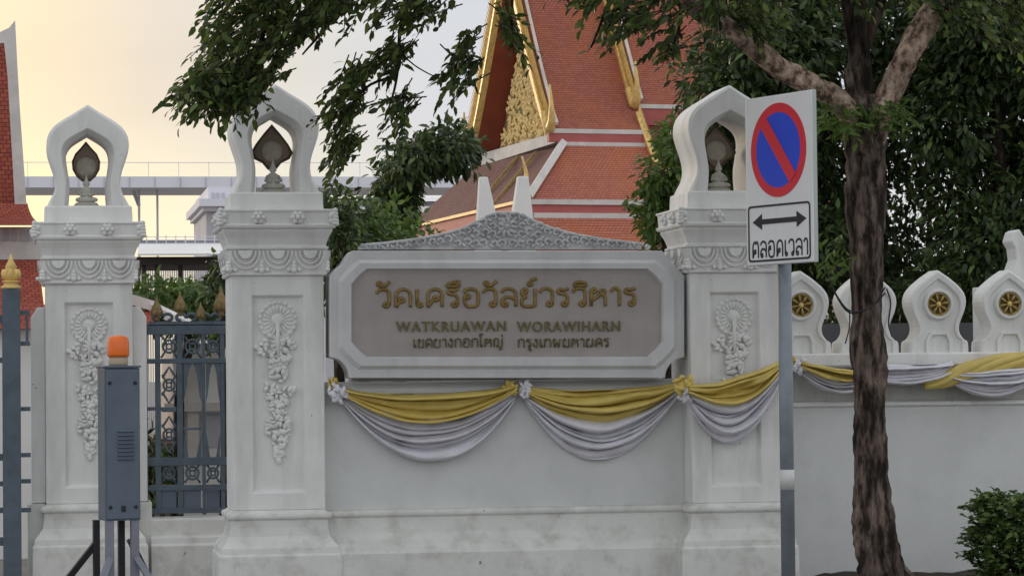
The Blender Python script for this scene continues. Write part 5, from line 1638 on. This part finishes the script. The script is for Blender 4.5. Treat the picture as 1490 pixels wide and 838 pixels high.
# two white tapered posts behind the crest
for (a0, a1, b0, b1, yt, lab) in ((694, 722, 697, 709, 258, 'white tapered post left of the crest peak, behind the name sign'), (744, 774, 753, 768, 257, 'white tapered post right of the crest peak, behind the name sign')):
    Y = 3.0
    xb0, xb1, xt0, xt1 = PX(a0, Y, 320), PX(a1, Y, 320), PX(b0, Y, 258), PX(b1, Y, 258)
    zt = PZ(700, yt, Y); zb_ = PZ(700, 322, Y)
    b = MB()
    cx0, cx1 = (xb0 + xb1) / 2, (xt0 + xt1) / 2
    vs = []
    for z, xc, h in ((-.01, cx0 + (cx0 - cx1) * 2.5, .26), (zb_ * .55, cx0 + (cx0 - cx1) * 1.2, .20), (zb_, cx0, (xb1 - xb0) / 2), (zt, cx1, (xt1 - xt0) / 2)):
        vs += [(xc - h, Y - h, z), (xc + h, Y - h, z), (xc + h, Y + h, z), (xc - h, Y + h, z)]
    b.add(vs, [(k * 4 + i, k * 4 + (i + 1) % 4, k * 4 + 4 + (i + 1) % 4, k * 4 + 4 + i) for k in range(3) for i in range(4)] + [(12, 13, 14, 15), (3, 2, 1, 0)])
    o = b.build('tapered_post', TEMPLEW, bevel=.01)
    tag(o, lab, 'post', 'white tapered posts behind the sign')

# ------------------------------------------------------------------ small red roofed hall at the left edge
HY = 9.0
def hp(px, py, Y=HY): return tuple(P(px, py, Y))
o = P(0, 330, HY)
sm = thing('red_roofed_hall', 'small temple hall at the left edge with a red tiled roof and white gable board', 'temple', (o.x, HY, 0))
b = MB()
e0, e1 = Vector(hp(26, 306, HY)), Vector(hp(10, 58, HY + 1.6))
L_ = (e1 - e0).length
ex = Vector((-6, 0, 0))
b.quad(e0 + ex, e0, e1, e1 + ex, [(0, 0), (6, 0), (6, L_), (0, L_)])
b.build('roof', TILEL, sm, world=True, recalc=False)
b = MB()
gpx = [(39, 302), (34, 230), (29, 160), (25, 90), (22, 30), (13, 41), (0, 47), (-25, 52), (-25, 63), (6, 63), (11, 110), (15, 180), (19, 250), (22, 308)]
b.prism([(P(a, c, HY - .12).x, P(a, c, HY - .12).z) for a, c in gpx], HY - .12, HY + .1)
b.build('gable_board', ROOFW, sm, world=True)
b = MB()
n_ = 8
k0, k1 = Vector(hp(40, 296, HY - .1)), Vector(hp(50, 328, HY - .9))
for k in range(n_):
    f, g_ = k / n_, (k + 1) / n_
    cv = lambda t: k0.lerp(k1, t) + Vector((.10 * t * t, 0, -.04 * math.sin(math.pi * t)))
    p, q = cv(f), cv(g_)
    b.quad(q + ex, q, p, p + ex, [(0, -g_), (6, -g_), (6, -f), (0, -f)])
b.build('skirt_roof', TILEL, sm, world=True, recalc=False)
b = MB()
wx1 = P(54, 350, HY - .5).x
b.box(wx1 - 6, wx1, HY - .5, HY + 4, P(0, 352, HY - .5).z, P(0, 329, HY - .5).z - .01)
b.box(wx1 - 6, wx1 + .06, HY - .56, HY + 4, P(0, 378, HY - .5).z, P(0, 352, HY - .5).z - .002)
b.build('upper_wall', ROOFW, sm, world=True)
for px in (8, 20, 34, 45):
    b = MB(); q = P(px, 340, HY - .51)
    b.box(q.x - .025, q.x + .025, HY - .515, HY - .503, q.z - .08, q.z + .05); b.build('window_slot', FARG, sm)
    for vv in sm.children[-1].data.vertices: vv.co -= sm.location
b = MB()
k0, k1 = Vector(hp(56, 378, HY - .6)), Vector(hp(66, 462, HY - 2.0))
b.quad(k1 + ex, k1, k0, k0 + ex, [(0, 0), (6, 0), (6, 1.5), (0, 1.5)])
b.build('lower_roof', TILEL, sm, world=True, recalc=False)
b = MB(); b.box(P(60, 500, HY - 1.5).x - 6, P(60, 500, HY - 1.5).x, HY - 1.6, HY + 4, P(0, 545, HY - 1.6).z, P(0, 466, HY - 1.6).z); b.build('pink_band', PINK, sm, world=True)
b = MB(); b.box(P(60, 500, HY - 1.5).x - 6, P(60, 500, HY - 1.5).x - .05, HY - 1.4, HY + 4, -.01, P(0, 545, HY - 1.6).z - .002); b.build('shaded_porch', DARKIN, sm, world=True)  # porch shade put in as one solid dark block
b = MB()
for px in (34, 46):
    q = P(px, 600, HY - 1.55); b.box(q.x - .03, q.x + .03, HY - 1.58, HY - 1.5, -.01, P(0, 546, HY - 1.6).z)
b.build('porch_post', TEMPLEW, sm, world=True)
b = MB(); b.box(P(60, 500, HY - 2.4).x - 6, P(60, 500, HY - 2.4).x - .02, HY - 2.6, HY - 1.6, -.01, P(0, 752, HY - 2.6).z); b.build('porch_step', PINK, sm, world=True)

# low striped tile roof edge behind the fence
b = MB()
q0, q1, q2, q3 = Vector(hp(188, 476, 5)), Vector(hp(232, 478, 5)), Vector(hp(222, 452, 6)), Vector(hp(188, 436, 6))
rsd = thing('low_roof', 'low red tiled roof corner with pale ridge behind the iron fence panel', 'roof', (q0.x, 5, 0))
b.quad(q0 - Vector((1.5, 0, 0)), q1, q2, q3 - Vector((1.5, 0, 0)), [(0, 0), (1.9, 0), (1.8, .5), (0, .5)])
b.build('tiles', TILEL, rsd, world=True, recalc=False)
b = MB(); b.bar(q3 + Vector((-.1, -.03, .04)), q2 + Vector((.02, -.03, .04)), .10, .08); b.bar(q2 + Vector((0, -.03, .03)), q1 + Vector((.35, -.02, -.0)), .09, .07)
b.build('ridge', ROOFW, rsd, world=True)
b = MB(); b.box(q0.x - 1.4, q1.x - .1, 5.2, 6.4, -.01, q0.z - .02); b.build('wall', TEMPLEW, rsd, world=True)
# white pavilion seen through the fence
pv = thing('white_kiosk', 'white walled kiosk with dark window seen through the iron fence panel', 'kiosk', (gx(282, 9), 9, 0))
b = MB(); x0, x1 = gx(252, 9), gx(326, 9)
b.box(x0, x1, 9.0, 12, -.01, PZ(280, 500, 9)); b.build('wall', TEMPLEW, pv, world=True)
b = MB(); b.box(gx(272, 9), gx(288, 9), 8.93, 8.99, PZ(280, 690, 9), PZ(280, 528, 9)); b.build('pilaster', ROOFW, pv, world=True)
b = MB(); b.box(x0 - .1, x1 + .1, 8.85, 8.998, PZ(280, 598, 9), PZ(280, 586, 9)); b.build('sill_band', ROOFW, pv, world=True)
for a, c in ((254, 268), (292, 322)):
    b = MB(); b.box(gx(a, 9), gx(c, 9), 8.97, 8.995, PZ(280, 650, 9), PZ(280, 604, 9)); b.build('window', FARG, pv, world=True)
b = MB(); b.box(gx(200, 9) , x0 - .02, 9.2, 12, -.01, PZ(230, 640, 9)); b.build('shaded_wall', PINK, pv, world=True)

# white flat roofed shelter behind the bushes
FY = 24.0
fx = lambda px: P(px, 360, FY).x
fz = lambda py: P(260, py, FY).z
sv = thing('flat_roof_shelter', 'open shelter with a white sloping roof and roof railing behind the fence', 'shelter', (fx(260), FY, 0))
b = MB(); b.add([(fx(200), FY, fz(369)), (fx(345), FY, fz(369)), (fx(345), FY + 3, fz(342)), (fx(212), FY + 3, fz(342)), (fx(200), FY, fz(372)), (fx(345), FY, fz(372)), (fx(345), FY + 3, fz(345)), (fx(212), FY + 3, fz(345))],
               [(0, 1, 2, 3), (4, 5, 6, 7), (0, 1, 5, 4), (2, 3, 7, 6), (1, 2, 6, 5), (3, 0, 4, 7)])
b.build('roof', TEMPLEW, sv, world=True)
b = MB(); b.box(fx(198), fx(345), FY + .3, FY + 3, fz(384), fz(372.5)); b.build('dark_underside', DARKIN, sv, world=True)  # dark block filling the space right under the roof
for px in (208, 228, 262, 310):
    b = MB(); b.box(fx(px), fx(px + 6), FY + .5, FY + .8, -.01, fz(384)); b.build('post', DARKIN, sv, world=True)
b = MB()
for py in (331, 336, 341): b.box(fx(205), fx(345), FY + 3.0, FY + 3.06, fz(py + .8), fz(py))
for px in range(208, 345, 15): b.box(fx(px), fx(px + 1.6), FY + 3.01, FY + 3.05, fz(345), fz(329))
b.build('railing', FARW, sv, world=True)
b = MB(); b.box(fx(205), fx(345), FY + 3.1, FY + 3.3, fz(345), fz(336)); b.build('parapet', FARG, sv, world=True)
# wire mesh fence beyond the shelter
my = 30.0
b = MB()
for px in np.arange(190, 345, 3.2): 
    x = P(px, 400, my).x; b.box(x - .012, x + .012, my, my + .02, -.01, P(260, 376, my).z)
for py in np.arange(376, 420, 4): b.box(P(185, 400, my).x, P(345, 400, my).x, my + .021, my + .04, P(260, py + .5, my).z, P(260, py, my).z)
tag(b.build('mesh_fence', FARG), 'thin wire mesh fence far behind the open shelter', 'fence')
# elevated walkway
EY = 70.0
ez = lambda py: P(260, py, EY).z
exx = lambda px: P(px, 260, EY).x
ew = thing('elevated_walkway', 'long pale elevated walkway far behind the left pillars', 'bridge', (exx(250), EY, 0))
b = MB(); b.box(exx(30), exx(720), EY, EY + 4, ez(273), ez(257)); b.build('deck', FARW, ew, world=True)
for px in range(40, 720, 37):
    b = MB(); b.box(exx(px), exx(px + 1), EY - .03, EY - .002, ez(272), ez(258)); b.build('deck_joint', FARG, ew, world=True)
b = MB()
b.box(exx(30), exx(720), EY + .1, EY + .16, ez(236.8), ez(236))
for px in range(40, 720, 44): b.box(exx(px), exx(px + .8), EY + .1, EY + .16, ez(257), ez(236))
b.build('safety_rail', FARW, ew, world=True)
for px, wd in ((204, 3), (231, 2.5), (600, 6)):
    b = MB(); b.box(exx(px - wd / 2), exx(px + wd / 2), EY + 1, EY + 1.4, -.01, ez(273)); b.build('column', FARG, ew, world=True)
b = MB(); b.bar((exx(204), EY + 1.2, ez(296)), (exx(196), EY + 1.2, ez(275)), .12); b.build('strut', FARG, ew, world=True)
# stepped white building beside the pillar
QY = 40.0
qx = lambda px: P(px, 300, QY).x
qz = lambda py: P(310, py, QY).z
wb_ = thing('white_building', 'white building with a stepped cornice just left of the second pillar', 'building', (qx(330), QY, 0))
b = MB(); b.box(qx(303), qx(372), QY, QY + 5, qz(291), qz(272)); b.build('upper_storey', FARW, wb_, world=True)
b = MB(); b.box(qx(288), qx(380), QY - .5, QY + 5, qz(302), qz(291.2)); b.box(qx(294), qx(378), QY - .25, QY + 5, qz(308), qz(302.2)); b.build('cornice', FARW, wb_, world=True)
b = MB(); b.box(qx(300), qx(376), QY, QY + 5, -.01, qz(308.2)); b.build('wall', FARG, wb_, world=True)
for px in (308, 315, 323):
    b = MB(); b.box(qx(px), qx(px + 4), QY - .03, QY - .005, qz(288), qz(281)); b.build('window', FARG, wb_, world=True)
# long pale building right of that pillar
LY = 55.0
lx = lambda px: P(px, 300, LY).x
lz = lambda py: P(540, py, LY).z
lb_ = thing('long_building', 'long pale building with a hipped roof beyond the sign, left of the temple', 'building', (lx(560), LY, 0))
b = MB()
b.add([(lx(470), LY, lz(291)), (lx(690), LY, lz(291)), (lx(690), LY + 8, lz(262)), (lx(488), LY + 8, lz(262))], [(0, 1, 2, 3)]); b.build('roof', FARW, lb_, world=True)
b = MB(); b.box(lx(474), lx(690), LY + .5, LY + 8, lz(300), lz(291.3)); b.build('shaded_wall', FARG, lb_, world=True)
b = MB(); b.box(lx(470), lx(690), LY, LY + 8, lz(309), lz(300.3)); b.build('balcony_band', TEMPLEW, lb_, world=True)
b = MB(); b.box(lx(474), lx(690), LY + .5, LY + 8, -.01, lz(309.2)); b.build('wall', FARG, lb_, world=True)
